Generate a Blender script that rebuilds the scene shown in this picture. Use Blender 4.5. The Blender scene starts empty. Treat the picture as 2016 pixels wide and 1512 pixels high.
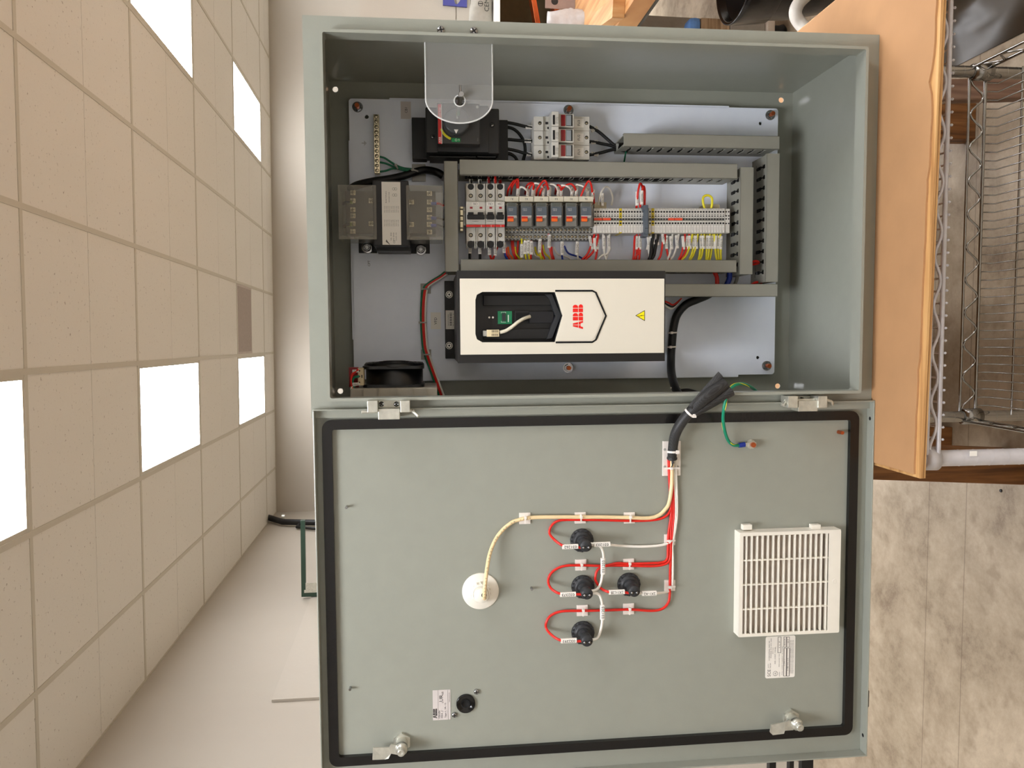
import bpy, bmesh, math, random
from mathutils import Vector, Matrix
random.seed(7)
C = bpy.context.scene.collection
# ------------------------------------------------------------------ camera, exposure
F_PX, CX, CY = 1543.606, 1008.0, 756.0                      # lens in pixels of the 2016 x 1512 frame
RC = Matrix(((-0.0067629, -0.1036412, -0.9945918), (-0.9979579, -0.0624763, 0.0132961), (-0.0635164, 0.9926506, -0.1030070)))   # rows: camera right, down, forward in the cabinet's own axes
CP = Vector((-0.481148, -1.237866, 0.729155))
QM = Matrix(((0.9999165, -0.0096843, 0.0085531), (0.0099170, 0.9995700, -0.0275940), (-0.0082822, 0.0276765, 0.9995826)))    # the cabinet leans a degree or two in the room
FLOOR = 0.90
ROOM = Matrix.Translation((0, 0, FLOOR))
CAB = ROOM @ QM.transposed().to_4x4()
cam_data = bpy.data.cameras.new('camera'); cam = bpy.data.objects.new('camera', cam_data); C.objects.link(cam)
cam_data.sensor_fit = 'HORIZONTAL'; cam_data.sensor_width = 36.0; cam_data.lens = F_PX / 2016 * 36.0
cam_data.clip_start = 0.02; cam_data.clip_end = 60
r_, d_, f_ = RC[0], RC[1], RC[2]
camrot = Matrix(((r_[0], -d_[0], -f_[0]), (r_[1], -d_[1], -f_[1]), (r_[2], -d_[2], -f_[2])))
cam.matrix_world = CAB @ (Matrix.Translation(CP) @ camrot.to_4x4())
bpy.context.scene.camera = cam
vs = bpy.context.scene.view_settings
vs.view_transform = 'Standard'; vs.look = 'None'; vs.gamma = 1.0; vs.use_curve_mapping = False; vs.exposure = 1.20
LAMP = 11.0                                               # strength of the ceiling light diffusers
w = bpy.data.worlds.new('world'); bpy.context.scene.world = w; w.use_nodes = True
w.node_tree.nodes['Background'].inputs[0].default_value = (0.9, 0.85, 0.78, 1); w.node_tree.nodes['Background'].inputs[1].default_value = 0.15

def ray(px, py): return RC.transposed() @ Vector(((px - CX) / F_PX, (py - CY) / F_PX, 1.0))
def P(px, py, Y):                                         # cabinet-frame point on the plane Y
    r = ray(px, py); return CP + r * ((Y - CP.y) / r.y)
def PZ(px, py, Z):
    r = ray(px, py); return CP + r * ((Z - CP.z) / r.z)
def W(px, py, axis, val):                                 # room-frame point (origin under the cabinet, floor at -FLOOR)
    r = QM.transposed() @ ray(px, py); c = QM.transposed() @ CP
    return c + r * ((val - c[axis]) / r[axis])
def R4(x0, y0, x1, y1, Y):                                # photo box (top/left/bottom/right of the upright object) -> X0,X1,Z0,Z1
    xm, ym = (x0 + x1) / 2, (y0 + y1) / 2
    return P(xm, y1, Y).x, P(xm, y0, Y).x, P(x1, ym, Y).z, P(x0, ym, Y).z

# ------------------------------------------------------------------ materials
def lin(c):
    return tuple(((v / 255) / 12.92 if v <= 10.31 else ((v / 255 + 0.055) / 1.055) ** 2.4) for v in c)
def mat(name, rgb, rough=0.5, metal=0.0, var=0.06, scale=40.0, bump=0.0, bscale=300.0, emit=0.0, trans=0.0, coat=0.0, spec=None, alpha=None):
    m = bpy.data.materials.new(name); m.use_nodes = True; nt = m.node_tree; b = nt.nodes['Principled BSDF']
    c = lin(rgb)
    tc = nt.nodes.new('ShaderNodeTexCoord')
    n = nt.nodes.new('ShaderNodeTexNoise'); n.inputs['Scale'].default_value = scale; n.inputs['Detail'].default_value = 3
    nt.links.new(tc.outputs['Object'], n.inputs['Vector'])
    r = nt.nodes.new('ShaderNodeValToRGB')
    r.color_ramp.elements[0].position = 0.3; r.color_ramp.elements[1].position = 0.7
    r.color_ramp.elements[0].color = (*[v * (1 - var) for v in c], 1); r.color_ramp.elements[1].color = (*[min(1, v * (1 + var)) for v in c], 1)
    nt.links.new(n.outputs['Fac'], r.inputs['Fac']); nt.links.new(r.outputs['Color'], b.inputs['Base Color'])
    b.inputs['Roughness'].default_value = rough; b.inputs['Metallic'].default_value = metal
    if spec is not None: b.inputs['Specular IOR Level'].default_value = spec
    if trans: b.inputs['Transmission Weight'].default_value = trans; b.inputs['IOR'].default_value = 1.45
    if coat: b.inputs['Coat Weight'].default_value = coat
    if emit: b.inputs['Emission Color'].default_value = (*c, 1); b.inputs['Emission Strength'].default_value = emit
    if alpha is not None: b.inputs['Alpha'].default_value = alpha
    if bump:
        n2 = nt.nodes.new('ShaderNodeTexNoise'); n2.inputs['Scale'].default_value = bscale; n2.inputs['Detail'].default_value = 2
        nt.links.new(tc.outputs['Object'], n2.inputs['Vector'])
        bp = nt.nodes.new('ShaderNodeBump'); bp.inputs['Strength'].default_value = bump; bp.inputs['Distance'].default_value = 0.002
        nt.links.new(n2.outputs['Fac'], bp.inputs['Height']); nt.links.new(bp.outputs['Normal'], b.inputs['Normal'])
    return m
def clear(name, tint=(255, 255, 255), alpha=0.12, rough=0.05):  # thin clear plastic: mostly see-through, with surface gloss
    m = bpy.data.materials.new(name); m.use_nodes = True; nt = m.node_tree
    for n in list(nt.nodes): nt.nodes.remove(n)
    o = nt.nodes.new('ShaderNodeOutputMaterial'); mx = nt.nodes.new('ShaderNodeMixShader'); t = nt.nodes.new('ShaderNodeBsdfTransparent')
    p = nt.nodes.new('ShaderNodeBsdfPrincipled'); p.inputs['Base Color'].default_value = (*lin(tint), 1); p.inputs['Roughness'].default_value = rough
    t.inputs[0].default_value = (0.93, 0.93, 0.91, 1)
    mx.inputs[0].default_value = alpha
    nt.links.new(t.outputs[0], mx.inputs[1]); nt.links.new(p.outputs[0], mx.inputs[2]); nt.links.new(mx.outputs[0], o.inputs[0])
    return m
M = {}
M['paint'] = mat('grey_enclosure_paint', (150, 152, 141), 0.30, var=0.02, bump=0.05, bscale=500)
M['panel'] = mat('white_panel_paint', (236, 242, 255), 0.4, var=0.015, bump=0.06, bscale=600)
M['duct'] = mat('grey_duct_plastic', (146, 144, 133), 0.5, var=0.02)
M['gasket'] = mat('black_rubber', (15, 14, 14), 0.27, var=0.1, bump=0.1, bscale=200)
M['black'] = mat('black_plastic', (13, 13, 14), 0.5, var=0.08)
M['matte'] = mat('dark_hole', (8, 8, 8), 0.9, var=0.0)
M['charcoal'] = mat('charcoal_plastic', (44, 46, 49), 0.45, var=0.05)
M['dgrey'] = mat('dark_grey_plastic', (60, 60, 58), 0.45, var=0.04)
M['mgrey'] = mat('mid_grey_plastic', (140, 138, 130), 0.5, var=0.04)
M['slate'] = mat('slate_plastic', (88, 98, 108), 0.4, var=0.04)
M['lgrey'] = mat('light_grey_plastic', (218, 215, 206), 0.45, var=0.03)
M['tgrey'] = mat('terminal_grey_plastic', (216, 213, 205), 0.5, var=0.03)
M['sock'] = mat('socket_grey_plastic', (176, 175, 168), 0.5, var=0.03)
M['cream'] = mat('cream_plastic', (228, 221, 200), 0.45, var=0.02)
M['white'] = mat('white_plastic', (240, 235, 222), 0.4, var=0.02)
M['label'] = mat('white_label', (244, 240, 232), 0.5, var=0.01)
M['plabel'] = mat('clear_silver_label', (206, 198, 194), 0.4, var=0.02)
M['ink'] = mat('black_ink', (18, 17, 18), 0.5, var=0)
M['gink'] = mat('grey_ink', (110, 105, 102), 0.5, var=0)
M['red'] = mat('red_insulation', (222, 34, 22), 0.35, var=0.05)
M['redink'] = mat('red_print', (235, 25, 15), 0.4, var=0.0)
M['dred'] = mat('dark_red_plastic', (150, 18, 22), 0.3, var=0.05)
M['orange'] = mat('orange_plastic', (255, 110, 25), 0.35, var=0.03)
M['coral'] = mat('orange_red_plastic', (245, 85, 50), 0.4, var=0.03)
M['yellow'] = mat('yellow_insulation', (235, 222, 40), 0.35, var=0.05)
M['ygreen'] = mat('yellow_green_plastic', (215, 190, 30), 0.4, var=0.1)
M['olive'] = mat('olive_plastic', (120, 130, 30), 0.4, var=0.1)
M['blue'] = mat('blue_insulation', (22, 50, 150), 0.35, var=0.05)
M['green'] = mat('green_insulation', (10, 110, 75), 0.35, var=0.08)
M['pcb'] = mat('green_board', (10, 125, 80), 0.35, var=0.06)
M['gtag'] = mat('green_tag', (0, 135, 70), 0.4, var=0.0)
M['wwire'] = mat('white_insulation', (238, 234, 224), 0.35, var=0.03)
M['ivory'] = mat('ivory_cable', (240, 214, 166), 0.35, var=0.03)
M['cable'] = mat('black_cable', (7, 7, 8), 0.5, var=0.1)
M['nylon'] = mat('natural_nylon', (236, 228, 220), 0.35, var=0.02)
M['dnylon'] = mat('translucent_nylon', (165, 163, 155), 0.35, var=0.02)
M['zinc'] = mat('zinc_plating', (206, 205, 194), 0.3, 0.7, var=0.12, scale=90, bump=0.1, bscale=80)
M['steel'] = mat('polished_steel', (165, 166, 168), 0.14, 1.0, var=0.05)
M['nickel'] = mat('nickel', (205, 195, 165), 0.25, 1.0, var=0.05)
M['copper'] = mat('copper', (205, 112, 70), 0.35, 1.0, var=0.08)
M['clear'] = clear('clear_acrylic', (255, 255, 255), 0.10)
M['smoke'] = clear('clear_cover', (230, 225, 215), 0.14, 0.12)
M['edge'] = clear('acrylic_edge', (255, 255, 255), 0.55, 0.2)
M['filter'] = mat('filter_mat', (185, 172, 160), 0.9, var=0.12, scale=60, bump=0.3, bscale=250)

# ------------------------------------------------------------------ mesh builder
TXT = {}
def text_mesh(s):
    if s not in TXT:
        cu = bpy.data.curves.new('t', 'FONT'); cu.body = s; cu.size = 1.0; cu.resolution_u = 2
        ob = bpy.data.objects.new('t', cu)
        me = bpy.data.meshes.new_from_object(ob)
        vs_ = [(v.co.x, v.co.y) for v in me.vertices]; fs = [tuple(p.vertices) for p in me.polygons]
        x0 = min(v[0] for v in vs_); x1 = max(v[0] for v in vs_); y0 = min(v[1] for v in vs_); y1 = max(v[1] for v in vs_)
        TXT[s] = ([(x - x0, y - y0) for x, y in vs_], fs, x1 - x0, y1 - y0)
        bpy.data.objects.remove(ob); bpy.data.curves.remove(cu); bpy.data.meshes.remove(me)
    return TXT[s]
def basis(d):
    d = Vector(d).normalized(); a = Vector((0, 0, 1)) if abs(d.z) < 0.9 else Vector((1, 0, 0))
    u = d.cross(a).normalized(); return d, u, d.cross(u).normalized()
def smooth_path(pts, n=5):
    pts = [Vector(p) for p in pts]
    if len(pts) < 3: return pts
    e = [pts[0] * 2 - pts[1]] + pts + [pts[-1] * 2 - pts[-2]]; out = []
    for i in range(1, len(e) - 2):
        a, b, c, d = e[i - 1], e[i], e[i + 1], e[i + 2]
        for k in range(n):
            t = k / n
            out.append(0.5 * ((2 * b) + (c - a) * t + (2 * a - 5 * b + 4 * c - d) * t * t + (3 * b - a - 3 * c + d) * t ** 3))
    out.append(pts[-1]); return out
class MB:
    def __init__(s): s.v = []; s.f = []; s.m = []; s.s = []
    def add(s, vs_, fs, m=0, sm=False):
        o = len(s.v); s.v += [tuple(v) for v in vs_]
        for f in fs: s.f.append(tuple(i + o for i in f)); s.m.append(m); s.s.append(sm)
        return s
    def box(s, x0, x1, y0, y1, z0, z1, m=0, c=0.0):
        if x0 > x1: x0, x1 = x1, x0
        if y0 > y1: y0, y1 = y1, y0
        if z0 > z1: z0, z1 = z1, z0
        if c <= 0:
            v = [(x, y, z) for x in (x0, x1) for y in (y0, y1) for z in (z0, z1)]
            return s.add(v, [(0, 1, 3, 2), (4, 6, 7, 5), (0, 4, 5, 1), (2, 3, 7, 6), (0, 2, 6, 4), (1, 5, 7, 3)], m)
        bm = bmesh.new(); bmesh.ops.create_cube(bm, size=1)
        for v in bm.verts: v.co = Vector(((x0 + x1) / 2 + v.co.x * (x1 - x0), (y0 + y1) / 2 + v.co.y * (y1 - y0), (z0 + z1) / 2 + v.co.z * (z1 - z0)))
        c = min(c, 0.45 * min(x1 - x0, y1 - y0, z1 - z0))
        bmesh.ops.bevel(bm, geom=bm.edges[:], offset=c, segments=2, affect='EDGES', profile=0.6)
        return s.bm(bm, m)
    def bm(s, bm, m=0, sm=False):
        bm.verts.index_update(); s.add([v.co.copy() for v in bm.verts], [tuple(v.index for v in f.verts) for f in bm.faces], m, sm); bm.free(); return s
    def cyl(s, p0, p1, r, m=0, n=20, r2=None, sm=True, caps=True):
        p0, p1 = Vector(p0), Vector(p1); d, u, w_ = basis(p1 - p0); r2 = r if r2 is None else r2
        a = [2 * math.pi * k / n for k in range(n)]
        v = [p0 + (u * math.cos(t) + w_ * math.sin(t)) * r for t in a] + [p1 + (u * math.cos(t) + w_ * math.sin(t)) * r2 for t in a]
        s.add(v, [(k, (k + 1) % n, n + (k + 1) % n, n + k) for k in range(n)], m, sm)
        if caps: s.add(v[:n], [tuple(reversed(range(n)))], m); s.add(v[n:], [tuple(range(n))], m)
        return s
    def lathe(s, p, d, prof, m=0, n=28, sm=True):           # prof: (radius, height along d)
        p = Vector(p); d, u, w_ = basis(d); v = []
        for r, h in prof:
            for k in range(n):
                t = 2 * math.pi * k / n; v.append(p + d * h + (u * math.cos(t) + w_ * math.sin(t)) * max(r, 1e-5))
        f = []
        for i in range(len(prof) - 1):
            for k in range(n): f.append((i * n + k, i * n + (k + 1) % n, (i + 1) * n + (k + 1) % n, (i + 1) * n + k))
        return s.add(v, f, m, sm)
    def tube(s, pts, r, m=0, n=10, sub=5, caps=True, rs=None):
        pts = smooth_path(pts, sub); N = len(pts); v = []; prev = None
        for i, p in enumerate(pts):
            d = (pts[min(i + 1, N - 1)] - pts[max(i - 1, 0)])
            if d.length < 1e-9: d = Vector((0, 0, 1))
            d.normalize()
            if prev is None: _, u, _ = basis(d)
            else:
                u = prev - d * prev.dot(d); u.normalize()
            prev = u; w_ = d.cross(u)
            rr = r if rs is None else rs(i / (N - 1))
            for k in range(n):
                t = 2 * math.pi * k / n; v.append(p + (u * math.cos(t) + w_ * math.sin(t)) * rr)
        f = [(i * n + k, i * n + (k + 1) % n, (i + 1) * n + (k + 1) % n, (i + 1) * n + k) for i in range(N - 1) for k in range(n)]
        s.add(v, f, m, True)
        if caps: s.add(v[:n], [tuple(reversed(range(n)))], m); s.add(v[-n:], [tuple(range(n))], m)
        return s
    def prism(s, outer, d0, d1, m=0, holes=(), axis='y', mh=None):  # polygon (a,b) extruded along an axis, with holes
        def mk(a, b, d): return {'y': (a, d, b), 'x': (d, a, b), 'z': (a, b, d)}[axis]
        bm = bmesh.new(); loops = [outer] + list(holes); es = []
        for L in loops:
            vs_ = [bm.verts.new(mk(a, b, 0)) for a, b in L]
            es += [bm.edges.new((vs_[i], vs_[(i + 1) % len(vs_)])) for i in range(len(vs_))]
        bmesh.ops.triangle_fill(bm, edges=es, use_beauty=True)
        bm.verts.index_update()
        pts = [v.co.copy() for v in bm.verts]; fs = [tuple(v.index for v in f.verts) for f in bm.faces]; bm.free()
        k = {'y': 1, 'x': 0, 'z': 2}[axis]
        for d in (d0, d1):
            q = []
            for p in pts: p = p.copy(); p[k] = d; q.append(p)
            s.add(q, fs, m)
        for i, L in enumerate(loops):
            n = len(L); v = [mk(a, b, d0) for a, b in L] + [mk(a, b, d1) for a, b in L]
            s.add(v, [(j, (j + 1) % n, n + (j + 1) % n, n + j) for j in range(n)], m if (i == 0 or mh is None) else mh)
        return s
    def text(s, t, o, h, m=0, r=(1, 0, 0), u=(0, 0, 1), width=None, center=True, bold=0):
        vs_, fs, w_, hh = text_mesh(t); r = Vector(r); u = Vector(u); o = Vector(o)
        sx = (width / w_) if width else h / hh; sy = h / hh if h else sx
        n = r.cross(u) * 0.0002
        ox, oy = (-w_ * sx / 2, -hh * sy / 2) if center else (0, 0)
        s.add([o + n + r * (x * sx + ox) + u * (y * sy + oy) for x, y in vs_], fs, m)
        return s
    def quad(s, x0, x1, z0, z1, Y, m=0, t=0.0003):
        return s.box(x0, x1, Y - t, Y, z0, z1, m)
    def xf(s, M4):
        s.v = [tuple(M4 @ Vector(v)) for v in s.v]; return s
BASE = {}
FRAME = {'now': CAB}
def _mesh(name, mb, mats, base):
    me = bpy.data.meshes.new(name); bx = Vector(base)
    me.from_pydata([tuple(Vector(v) - bx) for v in mb.v], [], mb.f)
    for m in (mats if isinstance(mats, (list, tuple)) else [mats]): me.materials.append(M[m] if isinstance(m, str) else m)
    me.polygons.foreach_set('material_index', mb.m); me.polygons.foreach_set('use_smooth', mb.s)
    b = bmesh.new(); b.from_mesh(me); bmesh.ops.recalc_face_normals(b, faces=b.faces[:]); b.to_mesh(me); b.free()
    me.update(); return me
def tag(o, label, cat, group=None, kind=None):
    if label: o['label'] = label
    if cat: o['category'] = cat
    if group: o['group'] = group
    if kind: o['kind'] = kind
    return o
def thing(name, base, label, cat, group=None):
    o = bpy.data.objects.new(name, None); C.objects.link(o); o.empty_display_size = 0.02
    base = Vector(base); BASE[o.name] = base; o.matrix_world = FRAME['now'] @ Matrix.Translation(base)
    return tag(o, label, cat, group)
def part(name, mb, mats, parent, label=None, bevel=0, kind=None):
    base = BASE[parent.name]; o = bpy.data.objects.new(name, _mesh(name, mb, mats, base)); C.objects.link(o)
    o.parent = parent; BASE[o.name] = base
    if label: o['label'] = label
    if kind: o['kind'] = kind
    if bevel: bv(o, bevel)
    return o
def bv(o, wd, seg=2):
    b = o.modifiers.new('bevel', 'BEVEL'); b.width = wd; b.segments = seg; b.limit_method = 'ANGLE'; b.angle_limit = 0.7; b.harden_normals = False
def solo(name, mb, mats, label, cat, group=None, bevel=0, base=None, kind=None):
    if base is None:
        xs = [v[0] for v in mb.v]; ys = [v[1] for v in mb.v]; zs = [v[2] for v in mb.v]
        base = ((min(xs) + max(xs)) / 2, (min(ys) + max(ys)) / 2, min(zs))
    o = bpy.data.objects.new(name, _mesh(name, mb, mats, base)); C.objects.link(o); base = Vector(base); BASE[o.name] = base
    o.matrix_world = FRAME['now'] @ Matrix.Translation(base)
    tag(o, label, cat, group, kind)
    if bevel: bv(o, bevel)
    return o
def dup(root, off, label=None, group=None):
    def cp(o, par):
        c = o.copy(); C.objects.link(c)
        if par: c.parent = par; c.matrix_parent_inverse = o.matrix_parent_inverse.copy()
        for ch in list(o.children): cp(ch, c)
        return c
    r = cp(root, None); b = BASE[root.name] + Vector(off); BASE[r.name] = b
    r.matrix_world = FRAME['now'] @ Matrix.Translation(b)
    if label: r['label'] = label
    if group: r['group'] = group
    return r
def circ(cx, cy, r, n=20, ph=0.0): return [(cx + r * math.cos(2 * math.pi * k / n + ph), cy + r * math.sin(2 * math.pi * k / n + ph)) for k in range(n)]
def rrect(x0, x1, z0, z1, r, n=5):
    out = []
    for cx, cz, a in ((x1 - r, z1 - r, 0), (x0 + r, z1 - r, 90), (x0 + r, z0 + r, 180), (x1 - r, z0 + r, 270)):
        for k in range(n + 1): t = math.radians(a + 90 * k / n); out.append((cx + r * math.cos(t), cz + r * math.sin(t)))
    return out
UP = dict(r=(1, 0, 0), u=(0, 0, 1))                       # writing that reads level
SIDE = dict(r=(0, 0, 1), u=(-1, 0, 0))                    # writing turned a quarter, reading upwards
def screw_head(mb, x, z, Y, r, m=0, mslot=1, slot=True, h=None):  # cheese-head screw facing -Y
    h = h or r * 0.6
    mb.lathe((x, Y, z), (0, -1, 0), [(r, 0), (r, h * 0.6), (r * 0.8, h), (0, h)], m, 16)
    if slot:
        a = random.uniform(0, 3.1); c, s_ = math.cos(a), math.sin(a); L = r * 0.8; wd = r * 0.16
        for (c1, s1) in ((c, s_), (-s_, c)):
            v = [(x + c1 * L * i - s1 * wd * j, Y - h - 0.0001, z + s1 * L * i + c1 * wd * j) for i, j in ((-1, -1), (1, -1), (1, 1), (-1, 1))]
            mb.add(v, [(0, 1, 2, 3)], mslot)
    return mb
def marker(x, z, Y, L, wd, txt, along='x', th=0.0034):    # white wire-number sleeve: a small box with its number
    mb = MB()
    if along == 'z': mb.box(x - wd / 2, x + wd / 2, Y - th, Y, z - L / 2, z + L / 2, 0, 0.0008)
    else: mb.box(x - L / 2, x + L / 2, Y - th, Y, z - wd / 2, z + wd / 2, 0, 0.0008)
    return mb
# ------------------------------------------------------------------ the room
FRAME['now'] = ROOM
WL, WR, WB, WF, CZ = -2.31, 5.2, 7.33, -2.9, 2.166
def tile_mat():
    m = bpy.data.materials.new('acoustic_tile'); m.use_nodes = True; nt = m.node_tree; b = nt.nodes['Principled BSDF']; N = nt.nodes.new; L = nt.links.new
    tc = N('ShaderNodeTexCoord'); n = N('ShaderNodeTexNoise'); n.inputs['Scale'].default_value = 55; n.inputs['Detail'].default_value = 4; n.inputs['Roughness'].default_value = 0.7
    L(tc.outputs['Object'], n.inputs['Vector']); r = N('ShaderNodeValToRGB'); r.color_ramp.elements[0].position = 0.30; r.color_ramp.elements[1].position = 0.37
    r.color_ramp.elements[0].color = (*lin((150, 142, 134)), 1); r.color_ramp.elements[1].color = (*lin((214, 211, 204)), 1)
    L(n.outputs['Fac'], r.inputs['Fac']); L(r.outputs['Color'], b.inputs['Base Color']); b.inputs['Roughness'].default_value = 0.9
    bp = N('ShaderNodeBump'); bp.inputs['Strength'].default_value = 0.3; bp.inputs['Distance'].default_value = 0.003; L(n.outputs['Fac'], bp.inputs['Height']); L(bp.outputs['Normal'], b.inputs['Normal'])
    return m
M['tile'] = tile_mat()
M['tbar'] = mat('ceiling_tee_paint', (186, 180, 166), 0.5, var=0.01)
M['wall'] = mat('cream_wall_paint', (170, 162, 149), 0.75, var=0.015, scale=3, bump=0.15, bscale=120)
M['wall2'] = mat('white_wall_paint', (212, 207, 199), 0.75, var=0.01)
M['diff'] = mat('lit_diffuser', (246, 249, 255), 0.5, var=0.0, emit=LAMP)
def floor_mat():
    m = bpy.data.materials.new('stained_concrete'); m.use_nodes = True; nt = m.node_tree; b = nt.nodes['Principled BSDF']; N = nt.nodes.new; L = nt.links.new
    tc = N('ShaderNodeTexCoord'); n = N('ShaderNodeTexNoise'); n.inputs['Scale'].default_value = 2.6; n.inputs['Detail'].default_value = 12; n.inputs['Roughness'].default_value = 0.78; n.inputs['Distortion'].default_value = 0.15
    L(tc.outputs['Object'], n.inputs['Vector']); r = N('ShaderNodeValToRGB'); cr = r.color_ramp
    cr.elements[0].position = 0.33; cr.elements[1].position = 0.62
    cr.elements[0].color = (*lin((118, 100, 80)), 1); cr.elements[1].color = (*lin((182, 165, 142)), 1)
    e = cr.elements.new(0.45); e.color = (*lin((156, 139, 116)), 1)
    L(n.outputs['Fac'], r.inputs['Fac'])
    n2 = N('ShaderNodeTexNoise'); n2.inputs['Scale'].default_value = 14; n2.inputs['Detail'].default_value = 8; L(tc.outputs['Object'], n2.inputs['Vector'])
    r2 = N('ShaderNodeValToRGB'); r2.color_ramp.elements[0].position = 0.32; r2.color_ramp.elements[1].position = 0.45; r2.color_ramp.elements[0].color = (0.55, 0.5, 0.44, 1); r2.color_ramp.elements[1].color = (1, 1, 1, 1)
    L(n2.outputs['Fac'], r2.inputs['Fac']); mx = N('ShaderNodeMix'); mx.data_type = 'RGBA'; mx.blend_type = 'MULTIPLY'; mx.inputs[0].default_value = 0.5
    L(r.outputs['Color'], mx.inputs[6]); L(r2.outputs['Color'], mx.inputs[7])
    sx = N('ShaderNodeSeparateXYZ'); L(tc.outputs['Object'], sx.inputs[0])      # two saw cuts across the slab
    prev = mx.outputs[2]
    for yc in (CUTS):
        a = N('ShaderNodeMath'); a.operation = 'SUBTRACT'; a.inputs[1].default_value = yc; L(sx.outputs['Y'], a.inputs[0])
        c = N('ShaderNodeMath'); c.operation = 'ABSOLUTE'; L(a.outputs[0], c.inputs[0])
        d = N('ShaderNodeMath'); d.operation = 'LESS_THAN'; d.inputs[1].default_value = 0.002; L(c.outputs[0], d.inputs[0])
        g = N('ShaderNodeMath'); g.operation = 'MULTIPLY'; g.inputs[1].default_value = 0.45; L(d.outputs[0], g.inputs[0])
        m2 = N('ShaderNodeMix'); m2.data_type = 'RGBA'; L(g.outputs[0], m2.inputs[0]); L(prev, m2.inputs[6]); m2.inputs[7].default_value = (*lin((90, 72, 55)), 1); prev = m2.outputs[2]
    L(prev, b.inputs['Base Color']); b.inputs['Roughness'].default_value = 0.55
    bp = N('ShaderNodeBump'); bp.inputs['Strength'].default_value = 0.25; bp.inputs['Distance'].default_value = 0.004; L(n2.outputs['Fac'], bp.inputs['Height']); L(bp.outputs['Normal'], b.inputs['Normal'])
    return m
CUTS = [W(1826, 1100, 2, -FLOOR).y, W(1899, 1100, 2, -FLOOR).y]
M['floor'] = floor_mat()
def structure(name, mb, mats, base=(0, 0, 0)):
    o = solo(name, mb, mats, None, None, base=base); o['kind'] = 'structure'; return o
structure('floor', MB().box(WL - .1, WR + .1, WF - .1, WB + .1, -FLOOR - 0.1, -FLOOR), 'floor')
structure('wall_left', MB().box(WL - .1, WL, WF, WB, -FLOOR, CZ + .1), 'wall')
structure('wall_right', MB().box(WR, WR + .1, WF, WB, -FLOOR, CZ + .1), 'wall2')
structure('wall_back', MB().box(WL - .1, WR + .1, WB, WB + .1, -FLOOR, CZ + .1), 'wall')
structure('wall_front', MB().box(WL - .1, WR + .1, WF - .1, WF, -FLOOR, CZ + .1), 'wall2')
GX, GY, TX, TY = 1.2204, 1.90195, 0.6096, 1.2192
def colx(i): return GX - i * TX
lights = []; vent_cell = None
ice = MB()
xs = [WL] + sorted(colx(i) for i in range(-7, 7) if WL < colx(i) < WR) + [WR]
ys = [WF] + sorted(GY + j * TY for j in range(-8, 6) if WF < GY + j * TY < WB - .05) + [WB]
def is_light(xa, ya):
    i = round((GX - xa) / TX) - 1; j = round((ya - GY) / TY)
    return (i + 1) % 4 == 0 and (j - 1) % 2 == 0           # i: column between line i and i+1
for a in range(len(xs) - 1):
    for b in range(len(ys) - 1):
        x0, x1, y0, y1 = xs[a], xs[a + 1], ys[b], ys[b + 1]
        full = abs(x1 - x0 - TX) < .01 and abs(y1 - y0 - TY) < .01
        if full and is_light(x0, y0): lights.append((x0, x1, y0, y1)); continue
        ym = (y0 + y1) / 2; isv = abs(x0 - colx(3)) < .01 and abs(y0 - (GY + 3 * TY)) < .01
        g = 0.004
        if isv: vent_cell = (x0, x1, y0, ym)
        if not isv: ice.box(x0 + .01, x1 - .01, y0 + .01, ym - g / 2, CZ, CZ + .015)
        ice.box(x0 + .01, x1 - .01, ym + g / 2, y1 - .01, CZ, CZ + .015)
        ice.box(x0 + .01, x1 - .01, ym - g / 2, ym + g / 2, CZ + .003, CZ + .015)
ice.box(WL, WR, WF, WB, CZ + .06, CZ + .08)
structure('ceiling', ice, 'tile')
tee = MB()
for x in xs: tee.box(x - .012, x + .012, WF, WB, CZ - .003, CZ + .03)
for y in ys: tee.box(WL, WR, y - .012, y + .012, CZ - .0025, CZ + .03)
structure('trim_1', tee, 'tbar')
def where_light(x0, y0):
    if abs(x0 - colx(4)) < .02:
        return {0: 'lit recessed ceiling panel nearest the camera, cut by the left edge of the photo', 2: 'large lit recessed ceiling panel in the middle row, nearer than the small one',
                4: 'small lit recessed ceiling panel close to the far wall, past the grey vent'}.get(round((y0 - GY) / TY) + 1)
    if abs(x0 - colx(0)) < .02:
        return {2: 'lit recessed ceiling panel in the right row, cut by the top edge of the photo', 4: 'lit recessed ceiling panel in the right row, close to the far wall'}.get(round((y0 - GY) / TY) + 1)
for (x0, x1, y0, y1) in lights:
    lb = where_light(x0, y0) or 'lit recessed ceiling panel outside the photo, over the rest of the workshop'
    t = thing('ceiling_light', ((x0 + x1) / 2, (y0 + y1) / 2, CZ), lb, 'ceiling light', 'recessed ceiling light panels')
    fr = MB(); e = .03
    fr.box(x0 + .012, x1 - .012, y0 + .012, y0 + e, CZ - .001, CZ + .02).box(x0 + .012, x1 - .012, y1 - e, y1 - .012, CZ - .001, CZ + .02)
    fr.box(x0 + .012, x0 + e, y0 + e, y1 - e, CZ - .001, CZ + .02).box(x1 - e, x1 - .012, y0 + e, y1 - e, CZ - .001, CZ + .02)
    part('frame', fr, 'tbar', t)
    part('diffuser', MB().box(x0 + e, x1 - e, y0 + e, y1 - e, CZ + .006, CZ + .012), 'diff', t)
x0, x1, y0, y1 = vent_cell
t = thing('ceiling_vent', ((x0 + x1) / 2, (y0 + y1) / 2, CZ), 'grey perforated air return grille in the ceiling beside a lit panel', 'ceiling vent')
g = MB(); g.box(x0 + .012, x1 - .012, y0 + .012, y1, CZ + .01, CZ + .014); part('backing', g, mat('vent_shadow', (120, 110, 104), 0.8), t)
g = MB()
for k in range(30): yy = y0 + .02 + k * (y1 - y0 - .03) / 30; g.box(x0 + .012, x1 - .012, yy, yy + .011, CZ - .001, CZ + .008)
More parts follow.
